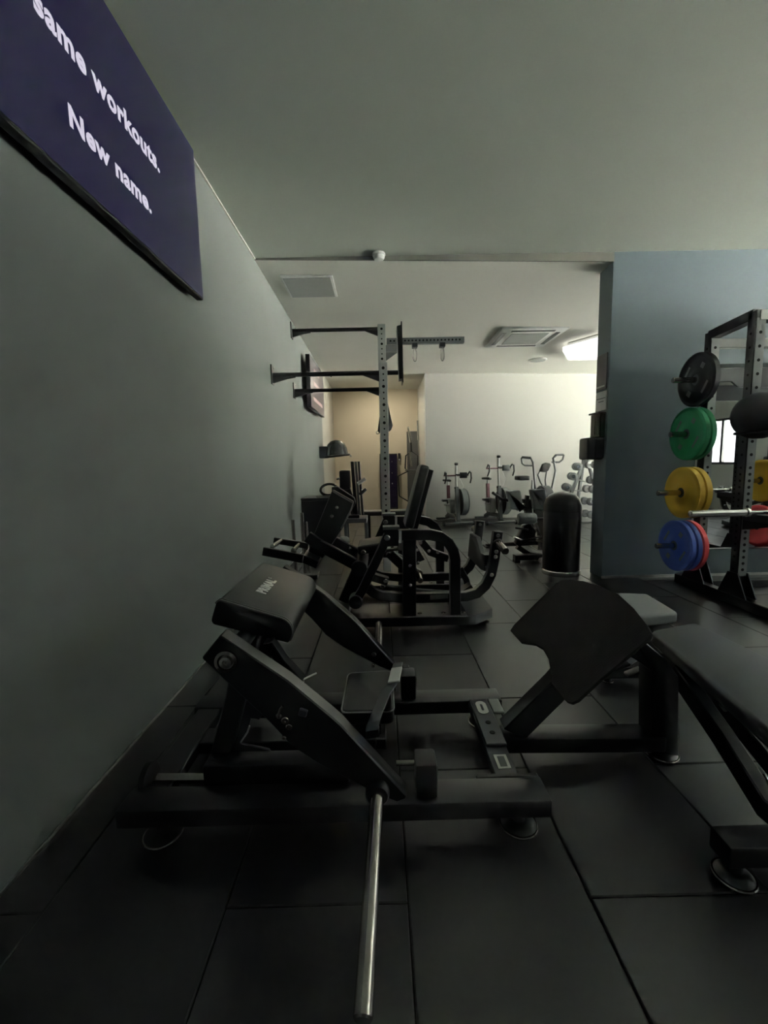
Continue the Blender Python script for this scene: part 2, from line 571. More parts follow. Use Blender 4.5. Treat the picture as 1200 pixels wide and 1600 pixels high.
# security camera
q = P(511, 585, X=-1.02)
sc_ = thing('security_camera', 'tiny white security camera high on the left wall beyond the second screen', 'camera', q)
MB().box(XL, q.x, q.y - 0.015, q.y + 0.015, q.z + 0.02, q.z + 0.05).build('arm', 'white_plastic', sc_, bevel=0.004)
MB().cyl(q + V((-0.03, 0, 0.0)), q + V((0.08, -0.03, -0.03)), 0.045, n=14).build('camera_body', 'white_plastic', sc_, bevel=0.006)
MB().cyl(q + V((0.08, -0.03, -0.03)), q + V((0.09, -0.033, -0.034)), 0.03, n=12).build('lens', 'plastic', sc_)

# ------------------------------------------------------------------ televisions on the left wall
tv = thing('television', 'large wall television with navy screen reading Same workouts', 'television', (-1.07, 1.95, 2.2))
MB().box(-1.075, -1.035, 1.22, 2.69, 2.185, 3.01).build('casing', 'plastic', tv, bevel=0.004)
MB().box(-1.0355, -1.0325, 1.226, 2.683, 2.197, 3.004).build('screen', 'screen', tv)
MB().box(XL + 0.002, -1.074, 1.6, 2.3, 2.4, 2.8).build('wall_bracket', 'plastic', tv)
put_text('lettering', 'same workouts.', 0.17, 0.0055, (-1.0315, 1.49, 2.612), (0, 1, 0), (0, 0, 1), 'screen_text', tv, fit_w=0.755, ys=0.95)
put_text('lettering', 'New name.', 0.17, 0.0055, (-1.0315, 1.607, 2.368), (0, 1, 0), (0, 0, 1), 'screen_text', tv, fit_w=0.525, ys=0.9)
tv2 = thing('television', 'distant second television tilted out from the left wall', 'television', (-1.06, 7.1, 2.03))
def tvq(x0_, x1_, y0_, y1_, z0_, z1_, name, mat):
    MB().box(x0_, x1_, y0_, y1_, z0_, z1_).build(name, mat, tv2, bevel=0.003)
tvq(-1.045, -0.985, 6.38, 7.85, 2.03, 2.78, 'casing', 'plastic')
tvq(-0.986, -0.983, 6.40, 7.83, 2.045, 2.765, 'screen', 'screen2')
tvq(XL + 0.002, -1.045, 6.85, 7.4, 2.15, 2.6, 'wall_bracket', 'plastic')
for yy, zz, ll in ((6.75, 2.60, 0.55), (6.7, 2.40, 0.75), (6.62, 2.16, 0.95)):
    MB().box(-0.983, -0.9815, yy, yy + ll, zz, zz + 0.055).build('screen_line', 'screen2_text', tv2)

# dome on a bracket at the end of the left wall
dm = thing('wall_dome', 'glossy dark dome with a rim on the far left wall', 'dome', (XL, 8.0, 1.35))
MB().lathe([(0.21, 0), (0.21, 0.03), (0.195, 0.12), (0.16, 0.20), (0.10, 0.255), (0.03, 0.275)], (-0.80, 8.0, 1.36), (-0.05, 0, 1), 28).build('dome', 'gloss', dm)
MB().lathe([(0.235, -0.035), (0.25, -0.02), (0.235, 0.0)], (-0.80, 8.0, 1.36), (-0.10, 0, 1), 28).build('rim', 'plastic', dm)
MB().box(XL, -0.95, 7.9, 8.1, 1.30, 1.52).build('bracket', 'dark_grey', dm, bevel=0.01)
MB().cyl((-0.56, 8.0, 1.335), (-0.53, 8.0, 1.345), 0.02, n=10).build('knob', 'light_steel', dm)

# ------------------------------------------------------------------ pull-up rig fixed to the left wall
rig = thing('wall_rig', 'wall-mounted pull-up rig on perforated silver posts', 'rig', (0.06, 4.6, 0))
YA, YB = 4.6, 5.75
def perforated(name, xc, yc, w, z0, z1, mat, step=0.05, r=0.012, both=True):
    o = MB().box(xc - w / 2, xc + w / 2, yc - w / 2, yc + w / 2, z0, z1).build(name, mat, rig if name != 'upright' else None, bevel=0.004)
    return o
za = P(600, 567, Y=YA).z
zb = P(597, 508, Y=YB).z
xa, xb = 0.053, 0.055
post1 = MB().box(xa - 0.043, xa + 0.043, YA - 0.043, YA + 0.043, 0.0, za).build('post', 'light_steel', rig, bevel=0.004)
post2 = MB().box(xb - 0.05, xb + 0.05, YB - 0.05, YB + 0.05, 0.0, zb).build('post', 'light_steel', rig, bevel=0.004)
for (xc, yc, w, zt, pa) in ((xa, YA, 0.086, za, post1), (xb, YB, 0.1, zb, post2)):
    k = 0
    z = zt - 0.06
    hb = MB()
    while z > 0.5:
        hb.cyl((xc, yc - w / 2 - 0.001, z), (xc, yc - w / 2 + 0.004, z), 0.016 if k % 3 == 0 else 0.009, n=10)
        z -= 0.062
        k += 1
    h = hb.build('hole_row', 'hole', pa)
    h['kind'] = 'stuff'
    MB().box(xc - 0.14, xc + 0.14, yc - 0.14, yc + 0.14, 0, 0.012).build('base_plate', 'black', pa)
for (yc, z, xend) in ((YA, P(430, 586, X=-1.08).z - 0.005, 0.23), (YB, P(460, 519, X=-1.08).z, xb), (YB, P(463, 611, X=-1.08).z, xb)):
    brs = MB().cyl((XL + 0.02, yc, z), (xend if xend < 0.1 else xend - 0.02, yc, z), 0.024, n=14).build('pull_up_bar', 'black', rig)
    MB().box(XL, XL + 0.014, yc - 0.05, yc + 0.05, z - 0.10, z + 0.10).build('wall_plate', 'black', brs, bevel=0.003)
    MB().prism([(XL + 0.012, yc - 0.012, z - 0.085), (XL + 0.012, yc - 0.012, z + 0.02), (XL + 0.25, yc - 0.012, z + 0.02), (XL + 0.25, yc - 0.012, z - 0.03), (XL + 0.16, yc - 0.012, z - 0.045)], (0, 0.024, 0)).build('gusset', 'black', brs)
    MB().prism([(xa - 0.04, yc - 0.012, z - 0.09), (xa - 0.04, yc - 0.012, z + 0.02), (xa - 0.22, yc - 0.012, z + 0.02), (xa - 0.22, yc - 0.012, z - 0.02)], (0, 0.024, 0)).build('gusset', 'black', brs)
    for dz in (-0.08, 0.08):
        bolt('bolt', (XL + 0.014, yc + 0.03, z + dz), (1, 0, 0), 0.013, brs)
# flat vertical target plate on the end of the nearest bar
tp = MB().sheet([(620, 509), (627.5, 507), (630, 591), (623.5, 592)], YA - 0.06, YA + 0.10).build('target_plate', 'black', rig, bevel=0.004)
MB().sheet([(626.5, 502), (628, 502), (630.5, 597), (628.8, 597)], YA - 0.08, YA + 0.12).build('flange', 'black', tp)
# grey perforated beam with two snap hooks
bL, bR = P(604, 534, Y=YB), P(725, 531.5, Y=YB)
bm_ = MB().box(bL.x, bR.x, YB - 0.035, YB + 0.035, bL.z - 0.037, bL.z + 0.037).build('cross_beam', 'grey_steel', rig, bevel=0.003)
hb = MB()
xx = bL.x + 0.05
while xx < bR.x - 0.02:
    hb.cyl((xx, YB - 0.037, bL.z), (xx, YB - 0.03, bL.z), 0.012, n=10)
    xx += 0.047
hb.build('hole_row', 'hole', bm_)['kind'] = 'stuff'
MB().prism([(xb + 0.05, YB - 0.01, bL.z - 0.24), (xb + 0.05, YB - 0.01, bL.z - 0.14), (xb + 0.20, YB - 0.01, bL.z - 0.14)], (0, 0.02, 0)).build('gusset', 'grey_steel', bm_)
MB().box(xb + 0.05, xb + 0.2, YB - 0.03, YB + 0.03, bL.z - 0.13, bL.z - 0.05).build('bracket', 'grey_steel', bm_)
for px in (648, 691):
    c = P(px, 540, Y=YB)
    hk = MB().box(c.x - 0.035, c.x + 0.035, YB - 0.05, YB + 0.05, bL.z - 0.085, bL.z - 0.03).build('strap_clamp', 'dark_grey', rig, bevel=0.005)
    lp = [(c.x + 0.022 * math.cos(a), YB - 0.01, bL.z - 0.17 + 0.085 * math.sin(a)) for a in [2 * PI * k / 18 for k in range(18)]]
    MB().tube(lp, 0.009, 8, closed=True).build('snap_hook', 'chrome', hk)

# straps hanging behind the post
bg = thing('hanging_strap_bundle', 'black straps hanging behind the perforated silver post', 'straps', P(602, 620, Y=6.0))
MB().sheet([(598, 620), (604, 618), (610, 648), (614, 665), (611, 672), (606, 675), (594, 677), (590, 673), (593, 650)], 5.92, 6.0).build('strap_bundle', 'canvas', bg, bevel=0.012, seg=2)
MB().tube([P(590 + 2.2 * math.cos(a), 676 + 2.2 * math.sin(a), Y=5.95) for a in [2 * PI * k / 12 for k in range(12)]], 0.006, 6, closed=True).build('ring', 'chrome', bg)
MB().tube([P(601, 622, Y=5.96), P(600.5, 612, Y=5.9), (0.055, 5.80, 2.151)], 0.012, 8).build('loop', 'canvas', bg)

# ------------------------------------------------------------------ foreground hip-thrust machine
hm = thing('hip_thrust_machine', 'black floor hip-thrust machine in the foreground with chrome weight peg', 'gym machine', (0.0, 1.6, 0.0))
X0 = -0.85
def disc_foot(c, r, parent):
    c = V(c)
    o = MB().lathe([(r, 0), (r, 0.008), (r * 0.75, 0.02), (0.02, 0.025), (0.018, 0.08)], c, (0, 0, 1), 22).build('levelling_foot', 'black2', parent)
    MB().tube([c + V(((r + 0.001) * math.cos(a), (r + 0.001) * math.sin(a), 0.007)) for a in [2 * PI * k / 24 for k in range(24)]], 0.004, 6, closed=True).build('foot_rim', 'brushed', o)
    return o
MB().box(X0, 0.515, 1.217, 1.322, 0.08, 0.14).build('base_rail', 'black', hm, bevel=0.006, seg=2)
MB().box(X0, 0.52, 1.785, 1.89, 0.08, 0.14).build('base_rail', 'black', hm, bevel=0.006, seg=2)
MB().box(0.30, 0.512, 1.322, 1.345, 0.10, 0.138).build('rail_gusset', 'black', hm, bevel=0.004)
for c in ((0.43, 1.28, 0), (-0.74, 1.28, 0), (0.44, 1.84, 0), (-0.74, 1.84, 0)):
    disc_foot(c, 0.058, hm)
MB().box(X0 + 0.02, X0 + 0.12, 1.322, 1.785, 0.085, 0.135).build('cross_member', 'black', hm, bevel=0.005)
cp_ = MB().box(0.368, 0.448, 1.322, 1.785, 0.10, 0.136).build('cross_plate', 'dark_grey', hm, bevel=0.003)
cp2 = MB().box(0.372, 0.450, 1.478, 1.785, 0.137, 0.150).build('adjuster_plate', 'dark_grey', hm, bevel=0.003)
for yy in (1.545, 1.61):
    MB().cyl((0.412, yy, 0.146), (0.412, yy, 0.1515), 0.011, n=12).build('hole', 'hole', cp2)
def oval(c, w, l, z, t, n=10):
    pts = []
    for k in range(n + 1):
        a = PI * k / n
        pts.append((c[0] + w * math.cos(a), c[1] + l + w * math.sin(a), z))
    for k in range(n + 1):
        a = PI + PI * k / n
        pts.append((c[0] + w * math.cos(a), c[1] - l + w * math.sin(a), z))
    return MB().prism(pts, (0, 0, t))
ov = oval((0.412, 1.715), 0.022, 0.025, 0.150, 0.0015).build('oval_label', 'label', cp2)
ov['label'] = 'pale oval sticker'
oval((0.412, 1.715), 0.005, 0.018, 0.1515, 0.0006).build('printed_line', 'ink', cp2)
lb = MB().box(0.387, 0.432, 1.365, 1.437, 0.136, 0.1375).build('plate_label', 'label', cp_)
lb['label'] = 'pale rectangular sticker'
MB().box(0.397, 0.422, 1.375, 1.427, 0.1375, 0.1381).build('printed_panel', 'logo_dim', cp_)

# raised storage beam on the near rail with a peg
MB().box(-0.62, -0.13, 1.33, 1.405, 0.085, 0.20).build('storage_beam', 'black', hm, bevel=0.006, seg=2)
pg = MB().cyl((-0.62, 1.365, 0.13), (-0.80, 1.365, 0.135), 0.016, n=14).build('storage_peg', 'brushed', hm)
MB().lathe([(0.035, 0), (0.055, 0.012), (0.055, 0.03), (0.03, 0.04)], (-0.80, 1.365, 0.135), (-1, 0, 0), 18).build('peg_stop', 'plastic', pg)

# pivot posts, axle
MB().bar([(-0.60, 1.42, 0.14), (-0.52, 1.42, 0.40), (-0.455, 1.42, 0.642)], 0.05, 0.07, (0, 1, 0)).build('pivot_post', 'black', hm, bevel=0.005)
MB().bar([(-0.60, 1.80, 0.14), (-0.52, 1.80, 0.40), (-0.455, 1.80, 0.642)], 0.05, 0.07, (0, 1, 0)).build('pivot_post', 'black', hm, bevel=0.005)
MB().cyl((-0.455, 1.23, 0.642), (-0.455, 2.01, 0.642), 0.028, n=16).build('pivot_axle', 'black2', hm)
# curved gusset seen through the frame
gp = [P(x, y, Y=1.43) for x, y in [(372, 1085), (395, 1095), (412, 1112), (405, 1125), (392, 1122), (388, 1140), (376, 1162), (420, 1172), (424, 1178), (360, 1178), (370, 1130)]]
MB().prism(gp, (0, 0.012, 0)).build('gusset_plate', 'dark_grey', hm, bevel=0.002)
for i, (a, b) in enumerate((((388, 1088), (412, 1112)), ((390, 1134), (376, 1160)))):
    p0, p1 = P(*a, Y=1.425), P(*b, Y=1.425)
    mid = (p0 + p1) / 2 + V((0.008, 0, 0.006))
    MB().tube([p0, mid, p1], 0.0035, 6).build('bright_edge', 'light_steel', hm)
# latch mechanism on the inner face of the arm
lt = MB().sheet([(468, 1108), (481, 1112), (478, 1122), (465, 1119)], 1.166, 1.179).build('latch_tab', 'dark_grey', hm, bevel=0.003)
for px, py, r in ((436, 1118, 0.009), (446, 1125, 0.012), (452, 1135, 0.010), (444, 1152, 0.007)):
    bolt('latch_bolt', P(px, py, Y=1.18), (0, -1, 0), r, hm, 'brushed')
MB().tube([P(434, 1120, Y=1.172), P(438, 1108, Y=1.172), P(442, 1103, Y=1.172)], 0.004, 7).build('latch_spring', 'brushed', hm)

# the two lever arms: same outline in two planes
ARM = [(314.6, 1028.8), (343.8, 992.5), (450, 1064), (518.8, 1120.4), (533, 1133), (546, 1147), (635.4, 1243.3), (635, 1249), (620, 1254), (592, 1243), (500, 1196), (455, 1166), (420, 1128), (345, 1058)]
prof = [P(x, y, Y=1.18) for x, y in ARM]
for (ya, yb, out) in ((1.18, 1.236, -1), (2.00, 2.056, 1)):
    arm = MB().prism([V((p.x, ya, p.z)) for p in prof], (0, yb - ya, 0)).build('lever_arm', 'black', hm, bevel=0.004)
    yo = ya if out < 0 else yb
    pv = V((-0.455, yo, 0.642))
    MB().lathe([(0.030, -0.002), (0.033, 0.004), (0.033, 0.012), (0.024, 0.014), (0.022, 0.009), (0.012, 0.008), (0.009, 0.0)], pv, (0, out, 0), 24).build('pivot_bearing', 'brushed', arm)
    MB().lathe([(0.017, 0.009), (0.017, 0.017), (0.009, 0.018), (0.007, 0.006)], pv, (0, out, 0), 18).build('pivot_bolt', 'chrome', arm)
    c0 = V((-0.030, yo, 0.222))
    MB().lathe([(0.036, 0), (0.036, 0.018), (0.03, 0.026), (0.022, 0.027)], c0, (0, out, 0), 22).build('peg_collar', 'black2', arm)
    d = V((-0.03, out * 0.45, -0.128)) if out < 0 else V((0.0, 0.40, 0.02))
    MB().lathe([(0.0205, 0.02), (0.0205, d.length - 0.004), (0.017, d.length), (0.006, d.length)], c0, d, 26).build('weight_peg', 'brushed', arm)

# rubber bumpers with chrome caps, on the rails
for yc, xs in ((1.27, 0.12), (1.835, 0.10)):
    bp_ = MB().box(xs - 0.03, xs + 0.037, yc - 0.035, yc + 0.05, 0.14, 0.255).build('bumper_block', 'plastic', hm, bevel=0.008, seg=2)
    MB().lathe([(0.022, 0), (0.022, 0.004), (0.012, 0.007)], (xs + 0.037, yc + 0.005, 0.215), (1, 0, 0), 16).build('cap', 'chrome', bp_)
    MB().cyl((xs - 0.03, yc + 0.02, 0.225), (xs - 0.09, yc + 0.02, 0.225), 0.009, n=12).build('rod', 'brushed', bp_)
    MB().box(xs + 0.0371, xs + 0.0385, yc - 0.032, yc + 0.046, 0.145, 0.25).build('edge_plate', 'grey_steel', bp_)

# back pad: padded roll-edge block across the arms, sloping to the right
A_, B_ = V((-0.535, 0, 0.775)), V((-0.285, 0, 0.690))
u = (B_ - A_).normalized()
nn = V((-u.z, 0, u.x))
L = (B_ - A_).length
T = 0.085
pr = []
def arc(cx, cy, r, a0, a1, n=7):
    return [(cx + r * math.cos(math.radians(a0 + (a1 - a0) * k / n)), cy + r * math.sin(math.radians(a0 + (a1 - a0) * k / n))) for k in range(n + 1)]
shape = arc(0.016, -0.016, 0.016, 180, 90, 4) + arc(L - 0.052, -0.052, 0.052, 90, -25, 9) + arc(0.016, -T + 0.016, 0.016, 270, 180, 4)
outl = [A_ + u * s + nn * t for s, t in shape]
bpad = MB().prism([p + V((0, 1.335, 0)) for p in outl], (0, 0.53, 0)).build('back_pad', 'vinyl', hm, bevel=0.006, seg=2)
for dy, rr in ((0.003, 0.0022), (0.018, 0.0016)):
    ln = [p + V((0, 1.335 + dy, 0)) + nn * (0.0008) for p in outl[0:14]]
    cpt = sum(outl, V((0, 0, 0))) / len(outl)
    ln = [p + (V((p.x - cpt.x, 0, p.z - cpt.z)).normalized() * 0.001) for p in ln]
    MB().tube(ln, rr, 6).build('stitching', 'stitch', bpad)
lo = A_ + u * 0.115 + nn * 0.0010 + V((0, 1.50, 0))
put_text('lettering', 'PRIMAL', 0.05, 0.0026, lo, (0, 1, 0), -u, 'logo', bpad, fit_w=0.17)
rg = [lo + V((0, 0.18, 0)) - u * 0.03 + V((0, 0.006 * math.cos(a), 0)) + u * 0.006 * math.sin(a) for a in [2 * PI * k / 12 for k in range(12)]]
MB().tube(rg, 0.0018, 5, closed=True).build('printed_ring', 'logo', bpad)
MB().obox(A_ + u * 0.13 - nn * (T + 0.008) + V((0, 1.6, 0)), u * 0.09, V((0, 0.16, 0)), nn * 0.008).build('pad_backing', 'black2', bpad)
MB().bar([(-0.455, 1.6, 0.642), (-0.43, 1.6, 0.69)], 0.16, 0.07, (0, 1, 0)).build('pad_bracket', 'black', hm, bevel=0.004)
MB().bar([P(420, 1000, Y=1.32), P(440, 1030, Y=1.38), P(470, 1062, Y=1.45)], 0.05, 0.03, (0, 1, 0)).build('pad_strut', 'black', hm, bevel=0.003)
MB().tube([P(427, 1025, Y=1.5), P(445, 1034, Y=1.5), P(458, 1048, Y=1.5), P(464, 1062, Y=1.5)], 0.008, 8).build('curved_guard', 'black2', hm)
MB().tube([P(460, 1068, Y=1.5), P(494, 1052, Y=1.7)], 0.004, 8).build('release_cable', 'light_steel', hm)
MB().box(-0.73, 0.0, 1.55, 1.65, 0.085, 0.132).build('centre_rail', 'black', hm, bevel=0.004)
for xs in (-0.10, -0.04):
    MB().box(xs - 0.02, xs + 0.02, 1.58, 1.62, 0.132, 0.2).build('seat_support', 'black', hm)

# seat pad with piping
seat_o = [(-0.172, 1.54, 0.255), (0.033, 1.54, 0.255), (0.028, 1.865, 0.255), (-0.168, 1.85, 0.255)]
def rounded(pts, r, n=4):
    out = []
    k = len(pts)
    pts = [V(p) for p in pts]
    for i in range(k):
        a = (pts[i - 1] - pts[i]).normalized()
        b = (pts[(i + 1) % k] - pts[i]).normalized()
        p0, p1 = pts[i] + a * r, pts[i] + b * r
        for j in range(n + 1):
            t = j / n
            out.append(p0 * (1 - t) ** 2 + pts[i] * 2 * t * (1 - t) + p1 * t * t)
    return out
so = rounded(seat_o, 0.03)
spd = MB().pad(so, (0, 0, 1), 0.06, e=0.012).build('seat_pad', 'vinyl', hm)
MB().tube([p + V((0, 0, -0.006)) for p in rounded(seat_o, 0.03)], 0.0035, 6, closed=True).build('piping', 'pipe', spd)

# hip belt lying across the seat, buckle at the far arm
bl = []
for (x, y, yy) in ((622, 1038, 1.93), (622, 1050, 1.93)):
    bl.append(P(x, y, Y=yy))
def strap(pp, w, th, side, name, mat, par):
    return MB().bar(pp, w, th, side).build(name, mat, par, bevel=0.002)
zs = 0.275
strap([P(622, 1036, Z=zs), P(618, 1052, Z=zs + 0.012), P(613, 1068, Z=zs + 0.014), P(600, 1088, Z=zs + 0.014), P(590, 1112, Z=zs + 0.012), P(584, 1128, Z=zs + 0.005), P(581, 1142, Z=zs - 0.02)], 0.046, 0.006, (1, 0.25, 0), 'hip_belt', 'vinyl_slate', hm)
strap([P(620, 1044, Z=zs + 0.017), P(615, 1066, Z=zs + 0.025)], 0.05, 0.010, (1, 0.25, 0), 'buckle', 'light_steel', hm)
MB().obox(P(582, 1144, Y=1.50), V((0.026, 0, 0.004)), V((0, 0.012, 0)), V((0, 0, 0.018))).build('belt_clip', 'plastic', hm, bevel=0.004)
MB().tube([P(586, 1150, Y=1.5), P(588, 1160, Y=1.5), P(586, 1168, Y=1.5)], 0.004, 7).build('belt_hook', 'brushed', hm)
MB().obox(P(634, 1046, Y=1.93), V((0.016, 0, 0)), V((0, 0.015, 0)), V((0, 0, 0.016))).build('belt_anchor', 'plastic', hm, bevel=0.004)
bolt('anchor_bolt', P(584, 1022, Y=1.99), (0, -1, 0), 0.013, hm, 'brushed')
bolt('anchor_bolt', P(583, 1040, Y=1.99), (0, -1, 0), 0.009, hm, 'chrome')

# footplate end: central beam, upright, brace, notched tread plate
MB().bar([(0.44, 1.60, 0.085), (1.10, 1.60, 0.072)], 0.10, 0.06, (0, 1, 0)).build('centre_beam', 'black', hm, bevel=0.006, seg=2)
up_ = [P(x, y, Y=1.56) for x, y in [(1018, 1178), (1061, 1182), (1061, 1058), (1040, 1030), (1012, 1006), (996, 1008), (1019, 1048)]]
MB().prism(up_, (0, 0.09, 0)).build('upright', 'black', hm, bevel=0.006, seg=2)
disc_foot((1.115, 1.60, 0), 0.058, hm)
br = [P(x, y, Y=1.565) for x, y in [(787, 1140), (822, 1155), (880, 1098), (905, 1070), (880, 1045), (862, 1066)]]
MB().prism(br, (0, 0.07, 0)).build('footplate_brace', 'black', hm, bevel=0.004)
pt0 = V((0.545, 1.6, 0.445))
sl = V((0.255, 0, 0.205)).normalized()
pn = V((-sl.z, 0, sl.x))
FO = [(797, 985), (803, 976), (832, 947), (868, 912), (877, 906.5), (892, 905.5), (912, 907.5), (938, 916), (966, 928), (990, 950), (1012, 978), (1018.5, 990), (1015, 997), (940, 1060), (903, 1094), (893, 1098.5), (885, 1096), (880, 1091), (861, 1067), (860, 1048), (857, 1030), (848, 1014), (836, 1007), (814, 1004)]
fp_ = [PP(x, y, pt0, pn) for x, y in FO]
MB().prism(fp_, -pn * 0.010).build('footplate', 'tread', hm, bevel=0.002)
st = [PP(x, y, pt0 - pn * 0.011, pn) for x, y in [(905, 960), (980, 1000), (940, 1035), (880, 1000)]]
MB().prism(st, -pn * 0.03).build('footplate_backing', 'black', hm, bevel=0.004)
MB().bar([P(962, 1000, Y=1.60), P(1000, 1022, Y=1.60), P(1028, 1046, Y=1.60)], 0.07, 0.05, (0, 1, 0)).build('footplate_arm', 'black', hm, bevel=0.005)
# position plate with two tabs by the brace foot
MB().box(0.452, 0.50, 1.68, 1.785, 0.138, 0.150).build('adjuster_tab', 'grey_steel', hm, bevel=0.004)
for px, py in ((970, 1040), (990, 1050)):
    q = P(px, py, Y=1.66)
    MB().obox(q, V((0.03, 0, 0.012)), V((0, 0.02, 0)), V((0, 0, 0.006))).build('hinge_tab', 'black', hm, bevel=0.003)

# ------------------------------------------------------------------ adjustable bench at the right edge
ab = thing('adjustable_bench', 'adjustable weight bench with slate pads at the right edge of the foreground', 'bench', (1.25, 1.5, 0))
bk_ = rounded([(1.155, 1.772, 0.45), (1.04, 1.05, 0.45), (1.04, 0.55, 0.45), (1.44, 0.55, 0.45), (1.43, 1.45, 0.45), (1.412, 1.86, 0.45)], 0.03)
bpd = MB().pad(bk_, (0, 0, 1), 0.055, e=0.014).build('back_pad', 'vinyl_slate', ab)
MB().prism([p + V((0, 0, -0.067)) for p in rounded([(1.175, 1.74, 0.45), (1.06, 1.05, 0.45), (1.06, 0.57, 0.45), (1.42, 0.57, 0.45), (1.41, 1.45, 0.45), (1.395, 1.82, 0.45)], 0.02)], (0, 0, 0.012)).build('pad_board', 'plastic', bpd)
se_ = rounded([(1.16, 1.93, 0.45), (1.428, 1.982, 0.45), (1.46, 2.285, 0.45), (1.29, 2.315, 0.45), (1.17, 2.33, 0.45)], 0.025)
MB().pad(se_, (0, 0, 1), 0.055, e=0.014).build('seat_pad', 'vinyl_grey', ab)
MB().bar([(1.30, 2.2, 0.37), (1.29, 1.75, 0.36), (1.26, 0.6, 0.36)], 0.06, 0.05, (1, 0, 0)).build('pad_rail', 'black', ab, bevel=0.005)
MB().bar([P(1056, 1046, Y=1.66), P(1130, 1152, Y=1.42), P(1200, 1262, Y=1.2), (1.20, 1.13, 0.10)], 0.05, 0.075, (1, 0, 0)).build('leg', 'black', ab, bevel=0.005)
MB().bar([(1.30, 1.72, 0.345), (1.30, 1.45, 0.22), (1.29, 1.12, 0.10)], 0.05, 0.07, (1, 0, 0)).build('leg', 'black', ab, bevel=0.005)
MB().bar([(1.30, 1.70, 0.345), (1.34, 2.0, 0.20), (1.36, 2.18, 0.05)], 0.055, 0.07, (1, 0, 0)).build('leg', 'black', ab, bevel=0.005)
MB().box(1.14, 1.56, 2.14, 2.21, 0.03, 0.09).build('foot_bar', 'black', ab, bevel=0.006)
fb = MB().box(0.937, 1.60, 1.047, 1.123, 0.065, 0.13).build('foot_bar', 'black', ab, bevel=0.005, seg=2)
for xx in (0.985, 1.54):
    disc_foot((xx, 1.085, 0), 0.05, ab)
    disc_foot((1.20 if xx < 1 else 1.5, 2.175, 0), 0.025, ab)
pvt = P(1122, 1156, Y=1.44)
pb = MB().cyl(pvt, pvt + V((0.35, 0.0, 0.0)), 0.008, n=12).build('ladder_rod', 'brushed', ab)
MB().cyl(pvt - V((0.012, 0, 0)), pvt + V((0.012, 0, 0)), 0.018, n=14).build('rod_end', 'plastic', pb)
for (a, b, yy) in (((1076, 1068), (1084, 1084), 1.6), ((1092, 1098), (1098, 1108), 1.55), ((1108, 1116), (1118, 1132), 1.5), ((1126, 1100), (1134, 1110), 1.5)):
    p0, p1 = P(*a, Y=yy), P(*b, Y=yy - 0.03)
    MB().tube([p0, p1], 0.0075, 8).build('ladder_notch', 'light_steel', ab)
MB().tube([P(1194, 1212, Y=1.25), P(1200, 1222, Y=1.22), P(1212, 1240, Y=1.18)], 0.007, 8).build('chrome_pin', 'chrome', ab)
MB().tube([P(1170, 1168, Y=1.5), P(1182, 1166, Y=1.5), P(1190, 1180, Y=1.48), P(1198, 1186, Y=1.46)], 0.010, 8).build('pop_pin', 'dark_grey', ab)

# ------------------------------------------------------------------ middle plate-loaded machine
mm = thing('plate_loaded_machine', 'black plate-loaded lever machine in the middle of the room', 'gym machine', (0.2, 3.4, 0))
YN, YR = 3.0, 3.78
def near(px, mapx=False):
    return [P(x, y, Y=YN) for x, y in px]
MB().box(-0.35, 0.62, 2.94, 3.04, 0.03, 0.10).build('base_rail', 'black', mm, bevel=0.005)
MB().box(-0.35, 0.62, 3.74, 3.84, 0.03, 0.10).build('base_rail', 'black', mm, bevel=0.005)
MB().prism([(0.60, 2.94, 0.03), (0.66, 2.94, 0.03), (0.815, 3.08, 0.03), (0.815, 3.70, 0.03), (0.66, 3.84, 0.03), (0.60, 3.84, 0.03)], (0, 0, 0.072)).build('end_plate', 'dark_grey', mm, bevel=0.004)
MB().box(-0.35, -0.26, 3.04, 3.74, 0.03, 0.10).build('cross_member', 'black', mm, bevel=0.005)
for c in ((0.74, 3.08, 0), (0.74, 3.70, 0), (-0.30, 3.0, 0), (-0.30, 3.79, 0)):
    MB().lathe([(0.05, 0), (0.05, 0.008), (0.015, 0.016), (0.015, 0.04)], c, (0, 0, 1), 18).build('levelling_foot', 'brushed', mm)
